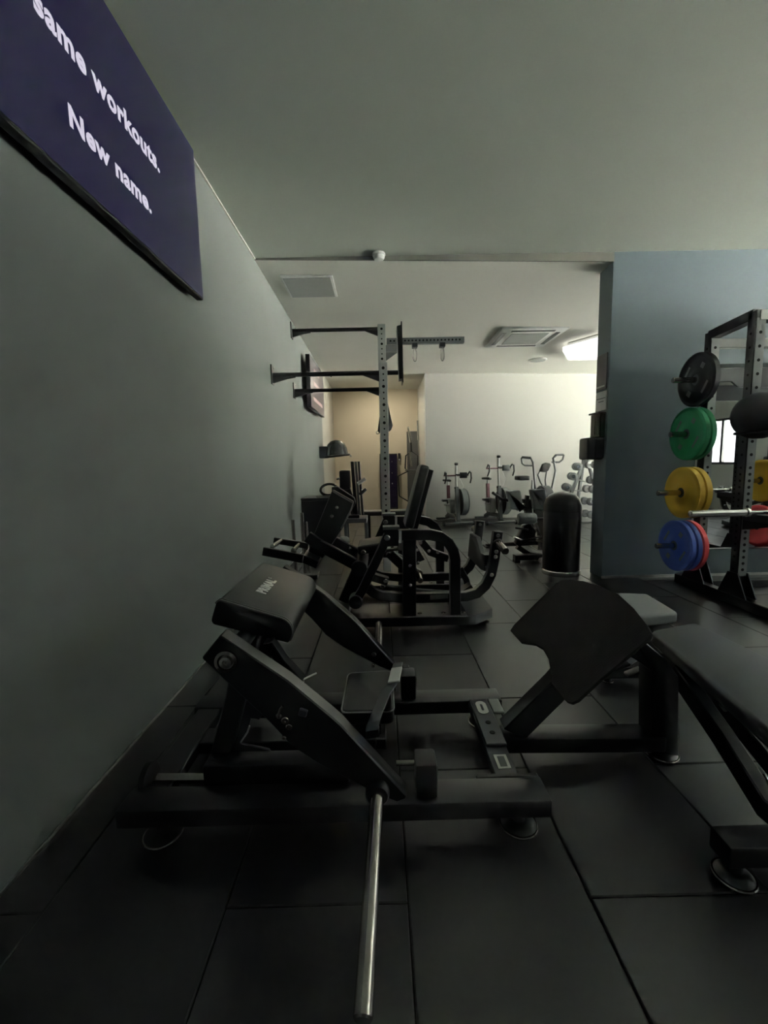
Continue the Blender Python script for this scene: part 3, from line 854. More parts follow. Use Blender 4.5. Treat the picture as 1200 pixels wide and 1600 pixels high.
for Y0 in (3.0, 3.79):
    s = 1 if Y0 < 3.4 else -1
    zz = lambda pts: [V((p.x, Y0, p.z)) for p in near(pts)]
    MB().bar(zz([(639.5, 972), (639.5, 842)]), 0.07, 0.095, (0, 1, 0)).build('upright', 'black', mm, bevel=0.004)
    MB().bar(zz([(622, 835.5), (672, 835), (688, 838.5), (700, 847), (707.5, 859), (710.5, 873), (711, 968)]), 0.07, 0.073, (0, 1, 0)).build('arch_tube', 'black', mm, bevel=0.004)
    cpp = zz([(623, 828), (627, 828), (627, 847), (623, 847)])
    MB().prism([p + V((0, -0.038, 0)) for p in cpp], (0, 0.076, 0)).build('end_cap', 'light_steel', mm)
    pl = MB().prism([p + V((0, -0.03, 0)) for p in zz([(599, 826), (622, 824), (623, 852), (604, 853)])], (0, 0.06, 0)).build('pivot_block', 'black', mm, bevel=0.003)
    MB().box(zz([(598, 824)])[0].x, zz([(624, 824)])[0].x, Y0 - 0.045, Y0 + 0.045, zz([(600, 824)])[0].z - 0.012, zz([(600, 822)])[0].z).build('top_plate', 'grey_steel', pl, bevel=0.002)
    bolt('pivot_bolt', zz([(604.5, 839)])[0] + V((0, -0.031 if s > 0 else -0.031, 0)), (0, -1, 0), 0.022, pl)
    arm = MB().bar([p + V((0, -s * 0.0, 0)) for p in zz([(606, 836), (590, 872), (566, 922), (556, 938)])], 0.055, 0.062, (0, 1, 0)).build('swing_arm', 'black', mm, bevel=0.004)
    MB().cyl(zz([(556, 938)])[0] + V((0, -0.05, 0)), zz([(556, 938)])[0] + V((0, 0.05, 0)), 0.05, n=18).build('hub', 'black2', arm, bevel=0.004)
    for px in ((640, 882), (640.5, 912), (652, 878)):
        bolt('bolt', zz([px])[0] + V((0, -0.036, 0)), (0, -1, 0), 0.012, mm)
    for px in ((656, 964), (693, 964), (725, 962)):
        q = zz([px])[0]
        bolt('base_bolt', V((q.x, Y0, 0.10)), (0, 0, 1), 0.016, mm)
    # J-shaped weight lever just inside the frame
    Yl = Y0 + s * 0.11
    sc = 1.0
    J = [(571, 915), (583, 925), (596, 930), (632, 933.5), (692, 932.5), (728, 931), (745, 926), (758, 914), (767, 896), (772, 872), (777.5, 830)]
    jp = [P(x, y, Y=3.11) for x, y in J]
    jp = [V((p.x, Yl, p.z)) for p in jp]
    lev = MB().bar(jp, 0.06, 0.068, (0, 1, 0)).build('weight_lever', 'black', mm, bevel=0.004)
    for k, px in enumerate(((778, 837), (775, 862), (774, 870), (768, 898))):
        q = P(*px, Y=3.08)
        bolt('bolt', V((q.x, Yl - 0.031, q.z)), (0, -1, 0), 0.016, lev)
    q = P(778, 848, Y=3.08)
    MB().lathe([(0.036, 0), (0.036, 0.012), (0.026, 0.014), (0.026, 0.19), (0.022, 0.20), (0.008, 0.20)], V((q.x, Yl - s * 0.03, q.z)), (0.0, -s, -0.12), 20).build('weight_peg', 'brushed', lev)
    q = P(654, 896, Y=2.97)
    MB().lathe([(0.03, 0), (0.03, 0.01), (0.02, 0.012), (0.02, 0.12), (0.01, 0.125)], V((q.x, Y0 - s * 0.036, q.z)), (0, -s, -0.15), 16).build('storage_peg', 'brushed', mm)
    if s > 0:
        ls = [P(x, y, Y=3.075) for x, y in [(672, 930), (700, 929), (700, 935), (672, 937)]]
        MB().prism(ls, (0, -0.002, 0)).build('label_plate', 'logo_dim', lev)
# cross panel joining the two levers
a0, a1 = P(764, 868, Y=3.11), P(764, 896, Y=3.11)
MB().prism([P(764, 867, Y=3.14), P(764, 892, Y=3.14), P(758, 890, Y=3.25), P(737, 869, Y=3.62), P(740, 833, Y=3.62), P(751, 839, Y=3.55), P(758, 864, Y=3.3)], (-0.035, 0, 0)).build('cross_panel', 'black', mm, bevel=0.003)
MB().bar([P(718, 887, Y=3.45), P(728, 905, Y=3.45), P(734, 930, Y=3.45), (0.70, 3.45, 0.10)], 0.05, 0.05, (0, 1, 0)).build('stop_post', 'black', mm, bevel=0.004)
MB().bar([(0.52, 3.3, 0.10), (0.70, 3.3, 0.22)], 0.10, 0.03, (0, 1, 0)).build('gusset', 'black', mm)
# crossing links between the sides
MB().cyl((0.135, 3.0, 0.60), (0.135, 3.79, 0.60), 0.028, n=14).build('cross_tube', 'brushed', mm)
MB().box(0.18, 0.25, 3.04, 3.75, 0.36, 0.43).build('cross_tube', 'black', mm, bevel=0.004)
MB().bar([P(607, 862, Y=3.3), P(628, 882, Y=3.3), P(655, 897, Y=3.3)], 0.10, 0.07, (0, 1, 0)).build('link_arm', 'black', mm, bevel=0.005)
MB().bar([P(658, 845, Y=3.45), P(672, 862, Y=3.45), P(700, 872, Y=3.45)], 0.06, 0.06, (0, 1, 0)).build('link_arm', 'black', mm, bevel=0.005)
for px in ((657, 848), (652, 859), (670, 861), (653, 879), (684, 863)):
    bolt('bolt', P(*px, Y=3.37), (0, -1, 0), 0.014, mm)
MB().bar([P(580, 900, Y=3.3), P(606, 908, Y=3.3)], 0.08, 0.06, (0, 1, 0)).build('crank', 'black', mm, bevel=0.005)
for px in ((603, 908), (598, 917)):
    bolt('bolt', P(*px, Y=3.25), (0, -1, 0), 0.02, mm)
MB().tube([P(602, 914, Y=3.3), P(660, 922, Y=3.3), P(705, 925, Y=3.3)], 0.012, 8).build('tie_rod', 'grey_steel', mm)
MB().tube([P(612, 850, Y=3.2), P(613, 858, Y=3.2), P(609, 864, Y=3.2)], 0.012, 8).build('adjuster_pin', 'chrome', mm)
MB().cyl(P(603, 860, Y=3.15), P(626, 857, Y=3.15), 0.013, n=10).build('adjuster_rod', 'brushed', mm)
# tall tilted back pad with frame behind, low seat
q0, q1 = P(638, 822, Y=3.40), P(663, 727, Y=3.40)
ax = (q1 - q0).normalized()
pnr = V((-ax.z, 0, ax.x))
c0 = [q0 + V((0, -0.16, 0)), q0 + V((0, 0.16, 0)), q1 + V((0, 0.15, 0)), q1 + V((0, -0.15, 0))]
bpd2 = MB().pad(rounded([p + pnr * 0.04 for p in c0], 0.04), pnr, 0.07, e=0.018).build('back_pad', 'vinyl', mm)
MB().bar([q0 - pnr * 0.05 - ax * 0.12, q1 - pnr * 0.055 - ax * 0.02], 0.06, 0.05, (0, 1, 0)).build('pad_frame', 'black', bpd2, bevel=0.004)
MB().bar([q0 - pnr * 0.05 - ax * 0.12, (0.30, 3.4, 0.43), (0.22, 3.4, 0.40)], 0.06, 0.06, (0, 1, 0)).build('pad_post', 'black', mm, bevel=0.004)
s0, s1 = P(560, 848, Y=3.4), P(594, 842, Y=3.4)
spd2 = MB().pad(rounded([(s0.x, 3.24, s0.z), (s1.x + 0.03, 3.24, s1.z), (s1.x + 0.03, 3.56, s1.z), (s0.x, 3.56, s0.z)], 0.03), (0, 0, 1), 0.07, e=0.016).build('seat_pad', 'vinyl', mm)
MB().bar([(s0.x + 0.08, 3.4, s0.z - 0.09), (0.08, 3.4, s0.z - 0.10), (0.20, 3.4, 0.40)], 0.06, 0.05, (0, 1, 0)).build('seat_frame', 'black', mm, bevel=0.004)
# left end: foot platform with rollers, side arms, tilted pad
for (pa, yy) in (([(411, 861), (474, 873)], 3.2), ([(428, 844), (482, 853)], 3.5)):
    MB().bar([P(*p, Y=yy) for p in pa], 0.035, 0.065 if yy < 3.4 else 0.05, (0, 1, 0)).build('roller_bar', 'black', mm, bevel=0.004)
for (a, b) in (((425.5, 854), (439, 845)), ((458, 860), (467, 851))):
    MB().cyl(P(*a, Y=3.22), P(*b, Y=3.48), 0.018, n=14).build('roller', 'chrome', mm)
for (pa, yy) in (([(480, 838), (502, 853), (560, 884)], 3.2), ([(512, 840), (560, 866)], 3.5)):
    MB().bar([P(*p, Y=yy) for p in pa], 0.05, 0.085, (0, 1, 0)).build('side_arm', 'black', mm, bevel=0.005)
    MB().bar([P(*p, Y=yy - 0.001) + V((0, 0, 0.044)) for p in pa[-2:]], 0.05, 0.006, (0, 1, 0)).build('wear_strip', 'grey_steel', mm)
MB().cyl((P(562, 885, Y=3.2).x, 3.12, P(562, 885, Y=3.2).z), (P(562, 885, Y=3.2).x, 3.62, P(562, 885, Y=3.2).z), 0.06, n=18).build('pivot_hub', 'black2', mm, bevel=0.005)
MB().bar([P(562, 890, Y=3.35), (-0.30, 3.35, 0.10)], 0.14, 0.12, (0, 1, 0)).build('pivot_column', 'black', mm, bevel=0.006)
MB().bar([P(476, 866, Y=3.35), P(500, 876, Y=3.35)], 0.30, 0.06, (0, 1, 0)).build('platform_hinge', 'black', mm, bevel=0.005)
fpp = [P(x, y, Y=3.36) for x, y in [(519, 765), (553, 784), (550, 796), (534, 828), (505, 872), (478, 880), (484, 850), (506, 797)]]
fpd = MB().prism(fpp, (0, 0.07, 0)).build('tilted_pad', 'vinyl', mm, bevel=0.014, seg=2)
MB().tube([P(x, y, Y=3.357) for x, y in [(520, 768), (551, 786), (548, 797), (533, 826)]], 0.006, 6).build('piping', 'pipe', fpd)
for px in ((526.5, 793), (518.5, 806.5)):
    bolt('pad_bolt', P(*px, Y=3.36), (0, -1, 0), 0.014, fpd)
fp2 = [P(x, y, Y=3.55) for x, y in [(518, 761), (527, 760), (554, 778), (556, 786), (540, 815), (520, 800)]]
MB().prism(fp2, (0, 0.05, 0)).build('pad_backing', 'black2', fpd, bevel=0.006)
MB().lathe([(0.05, 0), (0.05, 0.02), (0.03, 0.035)], P(537, 846, Y=3.55), (0, -0.5, 1), 18).build('end_knob', 'light_steel', mm)
MB().cyl(P(545, 850, Y=3.5), P(548, 858, Y=3.48), 0.015, n=10).build('knob_stem', 'chrome', mm)
bolt('hub_bolt', P(568, 863, Y=3.15), (0, -1, 0), 0.02, mm)

# ------------------------------------------------------------------ things along the left wall, behind
bx = thing('storage_box', 'waist-high black box standing against the left wall', 'box', (-0.86, 6.1, 0))
MB().box(-1.105, -0.62, 5.9, 6.4, 0.0, 0.70).build('body', 'plastic', bx, bevel=0.008)
MB().box(-1.108, -0.61, 5.89, 6.41, 0.70, 0.735).build('lid', 'dark_grey', bx, bevel=0.006)
rp = thing('grip_ring', 'black grip ring lying tilted on top of the storage box', 'ring', (-0.74, 6.1, 0.735))
MB().tube([(-0.74 + 0.12 * math.cos(a), 6.1 + 0.08 * math.sin(a), 0.835 + 0.075 * math.sin(a)) for a in [2 * PI * k / 24 for k in range(24)]], 0.018, 10, closed=True).build('ring', 'gloss', rp)
MB().box(-0.90, -0.63, 5.95, 6.12, 0.735, 0.762).build('base', 'brushed', rp, bevel=0.004)
pk = thing('peg_stand', 'low stand with three upright chrome pegs by the left wall', 'stand', (-0.85, 4.45, 0))
MB().box(-1.0, -0.68, 4.36, 4.54, 0.0, 0.05).build('base', 'black', pk, bevel=0.006)
for px, y0_, r in ((459, 812, 0.017), (473, 801, 0.019), (480.5, 815, 0.011)):
    q = P(px, y0_, Y=4.45)
    MB().cyl((q.x, 4.45, 0.05), (q.x - 0.01, 4.45, q.z), r, n=14).build('peg', 'brushed', pk, bevel=0.004)
sb = thing('upright_bench_machine', 'seated machine with silver seat frame and tall striped post behind the lever machine', 'gym machine', (-0.3, 5.3, 0))
def SB(px): return P(*px, Y=5.3)
for k, (xa_, xb_) in enumerate(((546.5, 551.5), (552.5, 556.5), (557.5, 561))):
    p0, p1 = SB((xa_ + 7.5, 805)), SB((xa_ + 1, 721))
    p2, p3 = SB((xb_ + 7.5, 805)), SB((xb_ + 1, 721))
    MB().prism([p0, p2, p3, p1], (0, 0.10, 0)).build('post_rail', ('black2', 'grey_steel', 'dark_grey')[k], sb, bevel=0.004)
MB().cyl(SB((559, 756)), SB((571, 748)), 0.022, n=12).build('peg', 'light_steel', sb)
MB().cyl(SB((562, 773)), SB((572, 764)), 0.02, n=12).build('peg', 'dark_grey', sb)
MB().box(SB((530, 740)).x, SB((546, 740)).x, 5.28, 5.5, SB((540, 765)).z, SB((540, 735)).z).build('weight_block', 'plastic', sb, bevel=0.02, seg=2)
MB().bar([SB((538, 757)) + V((0, 0.1, 0)), SB((546, 778)) + V((0, 0.1, 0)), SB((556, 805)) + V((0, 0.1, 0))], 0.10, 0.09, (0, 1, 0)).build('block_arm', 'black2', sb, bevel=0.006)
MB().cyl(SB((526, 749)), SB((541, 744)), 0.012, n=10).build('handle', 'chrome', sb)
MB().bar([SB((543, 783)), SB((550, 800)), SB((552, 812))], 0.05, 0.03, (0, 1, 0)).build('lever', 'brushed', sb)
z5 = SB((560, 811)).z
MB().box(SB((538, 811)).x, SB((574, 811)).x, 5.15, 5.5, z5 - 0.03, z5 + 0.025).build('seat_frame', 'grey_steel', sb, bevel=0.006)
for px in (541, 572):
    for yy in (5.17, 5.46):
        q = SB((px, 815))
        MB().bar([(q.x, yy, z5 - 0.03), (q.x + 0.01, yy, 0)], 0.035, 0.035, (0, 1, 0)).build('leg', 'grey_steel', sb)
MB().box(SB((545, 805)).x, SB((562, 805)).x, 5.2, 5.45, z5 + 0.02, z5 + 0.06).build('post_foot', 'black', sb)
fb_ = thing('flat_bench', 'low black flat bench seen edge-on before the far recess', 'bench', (0.02, 6.55, 0))
MB().pad(rounded([(-0.28, 6.42, 0.47), (0.40, 6.42, 0.47), (0.40, 6.70, 0.47), (-0.28, 6.70, 0.47)], 0.03), (0, 0, 1), 0.07, e=0.018).build('pad', 'vinyl', fb_)
for xx in (-0.2, 0.3):
    MB().box(xx - 0.03, xx + 0.03, 6.53, 6.59, 0.04, 0.405).build('leg', 'black', fb_)
    MB().box(xx - 0.03, xx + 0.03, 6.40, 6.72, 0.0, 0.045).build('foot_bar', 'black', fb_)

# recess: dark cabinet, grey locker, standing bars
cb = thing('dark_cabinet', 'narrow glossy violet-black cabinet against the beige recess wall', 'cabinet', (0.2, 10.4, 0))
MB().box(-0.01, 0.41, 10.28, 10.53, 0, 1.41).build('body', 'plastic', cb, bevel=0.006)
MB().box(0.22, 0.40, 10.265, 10.282, 0.12, 1.38).build('door_panel', 'purple', cb, bevel=0.003)
for z in (0.7, 0.95, 1.22):
    MB().cyl((0.28, 10.266, z), (0.28, 10.255, z), 0.014, n=10).build('knob', 'chrome', cb)
wb = thing('wall_box', 'small black box on the beige wall above the trap bar', 'box', (0.47, 10.5, 1.33))
MB().box(0.44, 0.50, 10.49, 10.55, 1.24, 1.42).build('housing', 'plastic', wb, bevel=0.004)
MB().cyl((0.47, 10.495, 1.265), (0.47, 10.475, 1.265), 0.02, n=10).build('lamp', 'white_plastic', wb)
lk = thing('grey_locker', 'tall flat grey locker in the corner of the recess', 'locker', (0.80, 10.4, 0))
MB().box(0.66, 0.935, 10.35, 10.54, 0, 1.93).build('body', 'cab', lk, bevel=0.005)
MB().box(0.675, 0.92, 10.338, 10.352, 0.08, 1.90).build('door', 'cab', lk, bevel=0.004)
MB().box(0.69, 0.705, 10.325, 10.34, 1.0, 1.15).build('handle', 'dark_grey', lk)
tb = thing('trap_bar', 'black hexagonal trap bar standing on end in the recess', 'barbell', (0.76, 9.9, 0))
YT = 9.9
def T(px): return P(*px, Y=YT)
MB().lathe([(0.025, 0), (0.025, 0.36), (0.02, 0.37)], T((642, 692)), T((637.5, 667)) - T((642, 692)), 14).build('sleeve', 'chrome', tb)
MB().tube([T((642, 692)), T((643, 705))], 0.02, 10).build('neck', 'black', tb)
MB().tube([T(p) for p in [(643, 705), (634, 712), (633, 732), (638, 736), (622, 744), (624, 775), (634, 781), (650, 790), (664, 780), (664, 744), (652, 736), (653, 712)]], 0.016, 8, closed=True).build('hexagon_frame', 'black', tb)
MB().tube([T((640, 706)), T((643, 729))], 0.024, 10).build('grip', 'chrome', tb)
MB().tube([T((633, 735)), T((655, 735))], 0.014, 8).build('cross_grip', 'grey_steel', tb)
MB().cyl(T((650, 790)), V((T((650, 790)).x, YT, 0.0)), 0.025, n=12).build('sleeve', 'chrome', tb)
ob = thing('barbell', 'long chrome barbell standing upright in the recess beside the white wall', 'barbell', (0.90, 10.2, 0))
b0, b1 = P(659.5, 797, Y=9.3), P(652.5, 657, Y=9.3)
b0 = V((b0.x, b0.y, 0.0))
dd = (b1 - b0)
MB().cyl(b0 + dd * 0.02, b0 + dd * 0.20, 0.025, n=14).build('sleeve', 'chrome', ob)
MB().cyl(b0 + dd * 0.80, b1, 0.025, n=14).build('sleeve', 'chrome', ob)
MB().cyl(b0 + dd * 0.2, b0 + dd * 0.8, 0.015, n=12).build('shaft', 'chrome', ob)
MB().cyl(b0, b0 + dd * 0.02, 0.05, n=14).build('holder_cup', 'plastic', ob)

# ------------------------------------------------------------------ air-drive bikes by the white wall
def make_bike(name, label, loc, rot, hb=0.93, sd_=0.84):
    """local coordinates: front towards -y"""
    t = thing(name, label, 'exercise bike', (0, 0, 0), 'exercise bikes by the white wall')
    MB().box(-0.31, 0.31, -0.47, -0.41, 0.02, 0.07).build('front_foot', 'bike_grey', t, bevel=0.01)
    for s in (-1, 1):
        MB().cyl((s * 0.31, -0.44, 0.04), (s * 0.27, -0.44, 0.04), 0.042, n=14).build('foot_wheel', 'plastic', t)
    MB().box(-0.22, 0.22, 0.36, 0.42, 0.02, 0.06).build('rear_foot', 'bike_grey', t, bevel=0.01)
    MB().bar([(0, 0.39, 0.06), (0, 0.2, 0.14), (0, -0.25, 0.16), (0, -0.44, 0.07)], 0.07, 0.07, (1, 0, 0)).build('beam', 'bike_grey', t, bevel=0.008)
    MB().prism([(-0.05, -0.44, 0.05), (0.05, -0.44, 0.05), (0.025, -0.40, 0.20), (-0.025, -0.40, 0.20)], (0, 0.06, 0)).build('foot_gusset', 'bike_grey', t)
    MB().bar([(0, -0.40, 0.10), (0, -0.30, 0.72)], 0.065, 0.075, (1, 0, 0)).build('front_post', 'bike_grey', t, bevel=0.006)
    MB().cyl((0, -0.30, 0.70), (0, -0.26, hb + 0.02), 0.019, n=12).build('bar_post', 'light_steel', t)
    MB().cyl((-0.045, -0.31, 0.70), (0.0, -0.31, 0.70), 0.016, n=10).build('clamp_knob', 'plastic', t)
    MB().bar([(0, 0.22, 0.14), (0, 0.27, sd_ - 0.12)], 0.06, 0.06, (1, 0, 0)).build('seat_tube', 'maroon', t, bevel=0.006)
    MB().cyl((0, 0.27, sd_ - 0.12), (0, 0.275, sd_ - 0.03), 0.02, n=12).build('seat_post', 'light_steel', t)
    sdl = [(-0.08, 0.40, sd_), (-0.03, 0.25, sd_), (-0.018, 0.12, sd_), (0.018, 0.12, sd_), (0.03, 0.25, sd_), (0.08, 0.40, sd_)]
    MB().pad(sdl, (0, 0, 1), 0.045, e=0.016).build('saddle', 'plastic', t)
    MB().tube([(-0.24, -0.27, hb), (0.24, -0.27, hb)], 0.013, 8).build('handlebar', 'maroon', t)
    for s in (-1, 1):
        MB().tube([(s * 0.225, -0.27, hb + 0.01), (s * 0.235, -0.35, hb + 0.07), (s * 0.235, -0.42, hb + 0.05), (s * 0.24, -0.43, hb - 0.05), (s * 0.245, -0.36, hb - 0.14)], 0.015, 8).build('drop_grip', 'plastic', t)
    MB().cyl((0, -0.26, hb), (0, -0.27, hb + 0.20), 0.024, n=10).build('monitor_mast', 'light_steel', t)
    MB().box(0.05, 0.19, -0.36, -0.31, hb - 0.05, hb + 0.06).build('monitor', 'plastic', t, bevel=0.012, seg=2)
    MB().box(-0.02, 0.07, -0.33, -0.29, hb, hb + 0.03).build('monitor_arm', 'plastic', t)
    MB().cyl((0, -0.27, hb + 0.20), (0, -0.28, hb + 0.23), 0.035, n=10).build('mast_cap', 'plastic', t)
    MB().tube([(0.06, -0.31, hb - 0.06), (0.13, -0.30, hb - 0.2), (0.10, -0.28, hb - 0.32), (0.02, -0.28, hb - 0.36)], 0.004, 5).build('cable', 'white_plastic', t)
    fw = MB().lathe([(0.05, -0.075), (0.235, -0.075), (0.255, -0.055), (0.255, 0.055), (0.235, 0.075), (0.05, 0.075)], (0.13, -0.22, 0.42), (1, 0.0, 0), 28).build('flywheel_housing', 'plastic', t)
    MB().lathe([(0.20, -0.05), (0.258, -0.05), (0.258, 0.05), (0.20, 0.05)], (0.13, -0.22, 0.42), (1, 0, 0), 28).build('flywheel_cage', 'grey_plastic', fw)
    MB().cyl((-0.16, 0.0, 0.36), (0.10, 0.0, 0.36), 0.022, n=12).build('crank_axle', 'light_steel', t)
    MB().box(-0.06, 0.06, -0.06, 0.26, 0.18, 0.46).build('drive_cover', 'grey_plastic', t, bevel=0.03, seg=2)
    MB().box(-0.20, -0.10, -0.06, 0.05, 0.42, 0.46).build('pedal', 'dark_grey', t, bevel=0.006)
    MB().bar([(-0.09, 0, 0.36), (-0.10, 0, 0.44)], 0.02, 0.03, (1, 0, 0)).build('crank', 'dark_grey', t)
    MB().box(0.08, 0.17, -0.02, 0.09, 0.24, 0.27).build('pedal', 'dark_grey', t, bevel=0.006)
    t.location = loc
    t.rotation_euler = (0, 0, rot)
    return t
bA = P(711, 818, Z=0)
bike = make_bike('exercise_bike', 'grey exercise bike with dropped bars by the white wall, the left of two', (bA.x - 0.03, bA.y + 0.15, 0), math.radians(7))
b2 = make_bike('exercise_bike', 'grey exercise bike with higher bars by the white wall, right of its twin', (P(778, 818, Z=0).x - 0.03, bA.y + 0.15, 0), math.radians(7), 1.05, 0.86)

# fan bike with swinging arms
ar = thing('fan_bike', 'fan bike with tall looped swing arms behind the padded bench', 'exercise bike', (0, 0, 0))
YK = 7.3
def K(px, py, y=YK): return P(px, py, Y=y)
for pts, yy in (([(835, 800), (836.5, 765), (834, 735), (832.5, 722), (829, 715.5), (816, 714.5), (815, 717), (816, 724), (820, 727), (833, 727.5)], 7.3), ([(858, 805), (860.5, 770), (865, 750), (868, 735), (865.5, 722), (864.5, 716), (869, 711), (880, 710.5), (881, 711), (879, 718), (874, 722), (862, 722)], 7.3)):
    am = MB().tube([K(*p, yy) for p in pts], 0.017, 8).build('swing_arm', 'bike_grey', ar)
    MB().tube([K(*p, yy) for p in pts[4:7]], 0.021, 8).build('grip', 'plastic', am)
MB().prism([K(*p, 7.35) for p in [(843, 737), (848, 725), (853, 723), (860, 724), (861, 727), (857, 736), (852, 738)]], (0, 0.05, 0)).build('console', 'plastic', ar, bevel=0.01, seg=2)
for pts in ([(843, 737), (840.5, 742), (844, 752), (847, 758), (848, 766)], [(854, 737), (852, 750), (853, 760), (853, 768)]):
    MB().tube([K(*p, 7.38) for p in pts], 0.013, 8).build('console_stem', 'bike_grey', ar)
MB().box(K(819, 745).x, K(838, 745).x, 7.6, 7.85, K(828, 750, 7.7).z, K(828, 743, 7.7).z).build('seat', 'plastic', ar, bevel=0.02, seg=2)
q = K(832, 750, 7.72)
MB().cyl((q.x, 7.72, 0.30), (q.x, 7.72, q.z), 0.022, n=12).build('seat_post', 'light_steel', ar)
c = K(850, 786)
MB().lathe([(0.05, -0.09), (0.30, -0.09), (0.33, -0.06), (0.33, 0.06), (0.30, 0.09), (0.05, 0.09)], (c.x, 7.3, 0.42), (1, 0, 0), 30).build('fan_cage', 'dark_grey', ar)
MB().bar([(c.x, 7.0, 0.06), (c.x, 7.85, 0.06)], 0.07, 0.06, (1, 0, 0)).build('base_rail', 'bike_grey', ar)
for yy in (7.0, 7.85):
    MB().box(c.x - 0.27, c.x + 0.27, yy - 0.035, yy + 0.035, 0.0, 0.06).build('foot_bar', 'bike_grey', ar, bevel=0.01)
MB().bar([(c.x, 7.3, 0.40), (c.x, 7.7, 0.34), (q.x, 7.72, 0.34)], 0.05, 0.06, (0, 0, 1)).build('frame_tube', 'bike_grey', ar)

# ------------------------------------------------------------------ dumbbell tree in the corner
dr = thing('dumbbell_rack', 'silver A-frame dumbbell rack beside the slate partition', 'rack', (3.9, 8.2, 0))
YD = 8.15
def D(px, py, y=YD): return P(px, py, Y=y)
zf = lambda p: V((p.x, p.y, 0.03))
lf0, ap = D(883, 790), D(914, 718)
MB().bar([V((D(876, 805).x, YD, 0.04)), ap], 0.05, 0.06, (0, 1, 0)).build('leg', 'grey_steel', dr, bevel=0.005)
MB().bar([V((D(921, 812).x + 0.15, YD - 0.25, 0.04)), ap + V((0.05, 0, 0))], 0.05, 0.06, (0, 1, 0)).build('leg', 'grey_steel', dr, bevel=0.005)
MB().bar([V((D(912, 812).x, YD + 0.35, 0.04)), ap + V((0, 0.05, 0))], 0.05, 0.06, (1, 0, 0)).build('leg', 'grey_steel', dr, bevel=0.005)
MB().box(D(876, 805).x - 0.05, D(925, 812).x + 0.2, YD - 0.3, YD + 0.4, 0, 0.035).build('base', 'grey_steel', dr, bevel=0.01)
levels = [(901.5, 729, 925, 726), (894, 744, 927, 750), (885, 761, 921, 764), (881, 778, 918, 783), (880, 797, 919, 803)]
for i, (xa_, ya_, xb_, yb_) in enumerate(levels):
    a, b = D(xa_, ya_, YD - 0.02), D(xb_, yb_, YD - 0.10)
    MB().tube([a + V((0.05, 0.09, -0.05)), b + V((-0.03, 0.12, -0.05))], 0.012, 8).build('cradle_rod', 'light_steel', dr)
def make_dumbbell(r, l):
    t = thing('dumbbell', 'pale round dumbbell on the silver rack', 'dumbbell', (0, 0, 0), 'dumbbells on the silver rack')
    for s in (-1, 1):
        MB().lathe([(r * 0.85, 0), (r, 0.012), (r, 0.06), (r * 0.85, 0.07), (0.02, 0.072)], (0, s * l, 0), (0, s, 0), 18).build('head', 'grey_steel', t)
        MB().lathe([(r * 0.45, 0.0705), (r * 0.45, 0.076), (0.01, 0.076)], (0, s * l, 0), (0, s, 0), 14).build('end_cap', 'chrome', t)
    MB().cyl((0, -l, 0), (0, l, 0), 0.016, n=10).build('handle', 'chrome', t)
    return t
db0 = make_dumbbell(0.075, 0.065)
first = True
names = ['top', 'second', 'third', 'fourth', 'lowest']
for i, (xa_, ya_, xb_, yb_) in enumerate(levels):
    for side, (x, y) in enumerate(((xa_, ya_), (xb_, yb_))):
        lab = 'round pale dumbbell on the %s level of the silver rack, %s end' % (names[i], ('left', 'right')[side])
        loc = D(x, y, YD - 0.06 - 0.08 * side)
        o = db0 if first else dup(db0, loc)
        first = False
        o.location = loc
        o.rotation_euler = (0, 0, math.radians(-14 + 20 * side))
        o['label'] = lab

# ------------------------------------------------------------------ padded back-extension bench
eb = thing('padded_leg_bench', 'bench with two grey hip pads and a round roller beside the bin', 'gym machine', (1.65, 5.1, 0))
YE = 5.05
def Eb(px, py, y=YE): return P(px, py, Y=y)
for pts in ([(792, 767), (814, 766), (818.5, 795), (815, 797.5), (798, 796.5)], [(829, 765), (853, 764), (858, 795), (855, 798), (835, 797)]):
    o = [Eb(*p) for p in pts]
    MB().pad(rounded(o, 0.025, 3), (0, -1, 0), 0.09, e=0.02).build('hip_pad', 'vinyl_grey', eb)
for a, b in (((820, 798), (824, 774)), ((836, 790), (826, 782))):
    MB().bar([Eb(*a, 5.16), Eb(*b, 5.16)], 0.05, 0.04, (0, 1, 0)).build('pad_bracket', 'black', eb)
MB().tube([Eb(770, 770, 4.95), Eb(778, 775, 5.0), Eb(784, 780, 5.05), (Eb(800, 783, 5.14).x, 5.14, Eb(800, 783, 5.14).z)], 0.018, 8).build('handle', 'plastic', eb)
MB().bar([Eb(800, 783, 5.16), Eb(845, 783, 5.16)], 0.03, 0.05, (0, 1, 0)).build('pad_rail', 'black', eb)
MB().bar([Eb(824, 783, 5.17), Eb(826, 815, 5.17), Eb(832, 850, 5.17)], 0.07, 0.08, (0, 1, 0)).build('pad_column', 'black', eb)
ra, rb = Eb(809.5, 810, 4.95), Eb(837, 810, 4.95)
MB().lathe([(0.03, -0.004), (0.052, 0), (0.066, 0.02), (0.066, (rb - ra).length - 0.02), (0.052, (rb - ra).length), (0.02, (rb - ra).length + 0.003)], ra, rb - ra, 22).build('foot_roller', 'vinyl_grey', eb)
MB().cyl(rb, rb + V((0.25, 0.0, 0.0)), 0.014, n=10).build('roller_axle', 'brushed', eb)
MB().prism([Eb(*p, 5.0) for p in [(818, 822), (828, 817), (838, 830), (836, 840), (812, 855), (806, 850)]], (0, 0.10, 0)).build('side_plate', 'black', eb, bevel=0.004)
MB().bar([Eb(836, 815, 4.95), Eb(845, 838, 4.95), Eb(815, 845, 4.95)], 0.02, 0.02, (0, 1, 0)).build('adjuster_frame', 'brushed', eb)
MB().cyl(Eb(803, 839, 4.95), Eb(815, 844, 5.0), 0.018, n=10).build('adjuster_knob', 'chrome', eb)
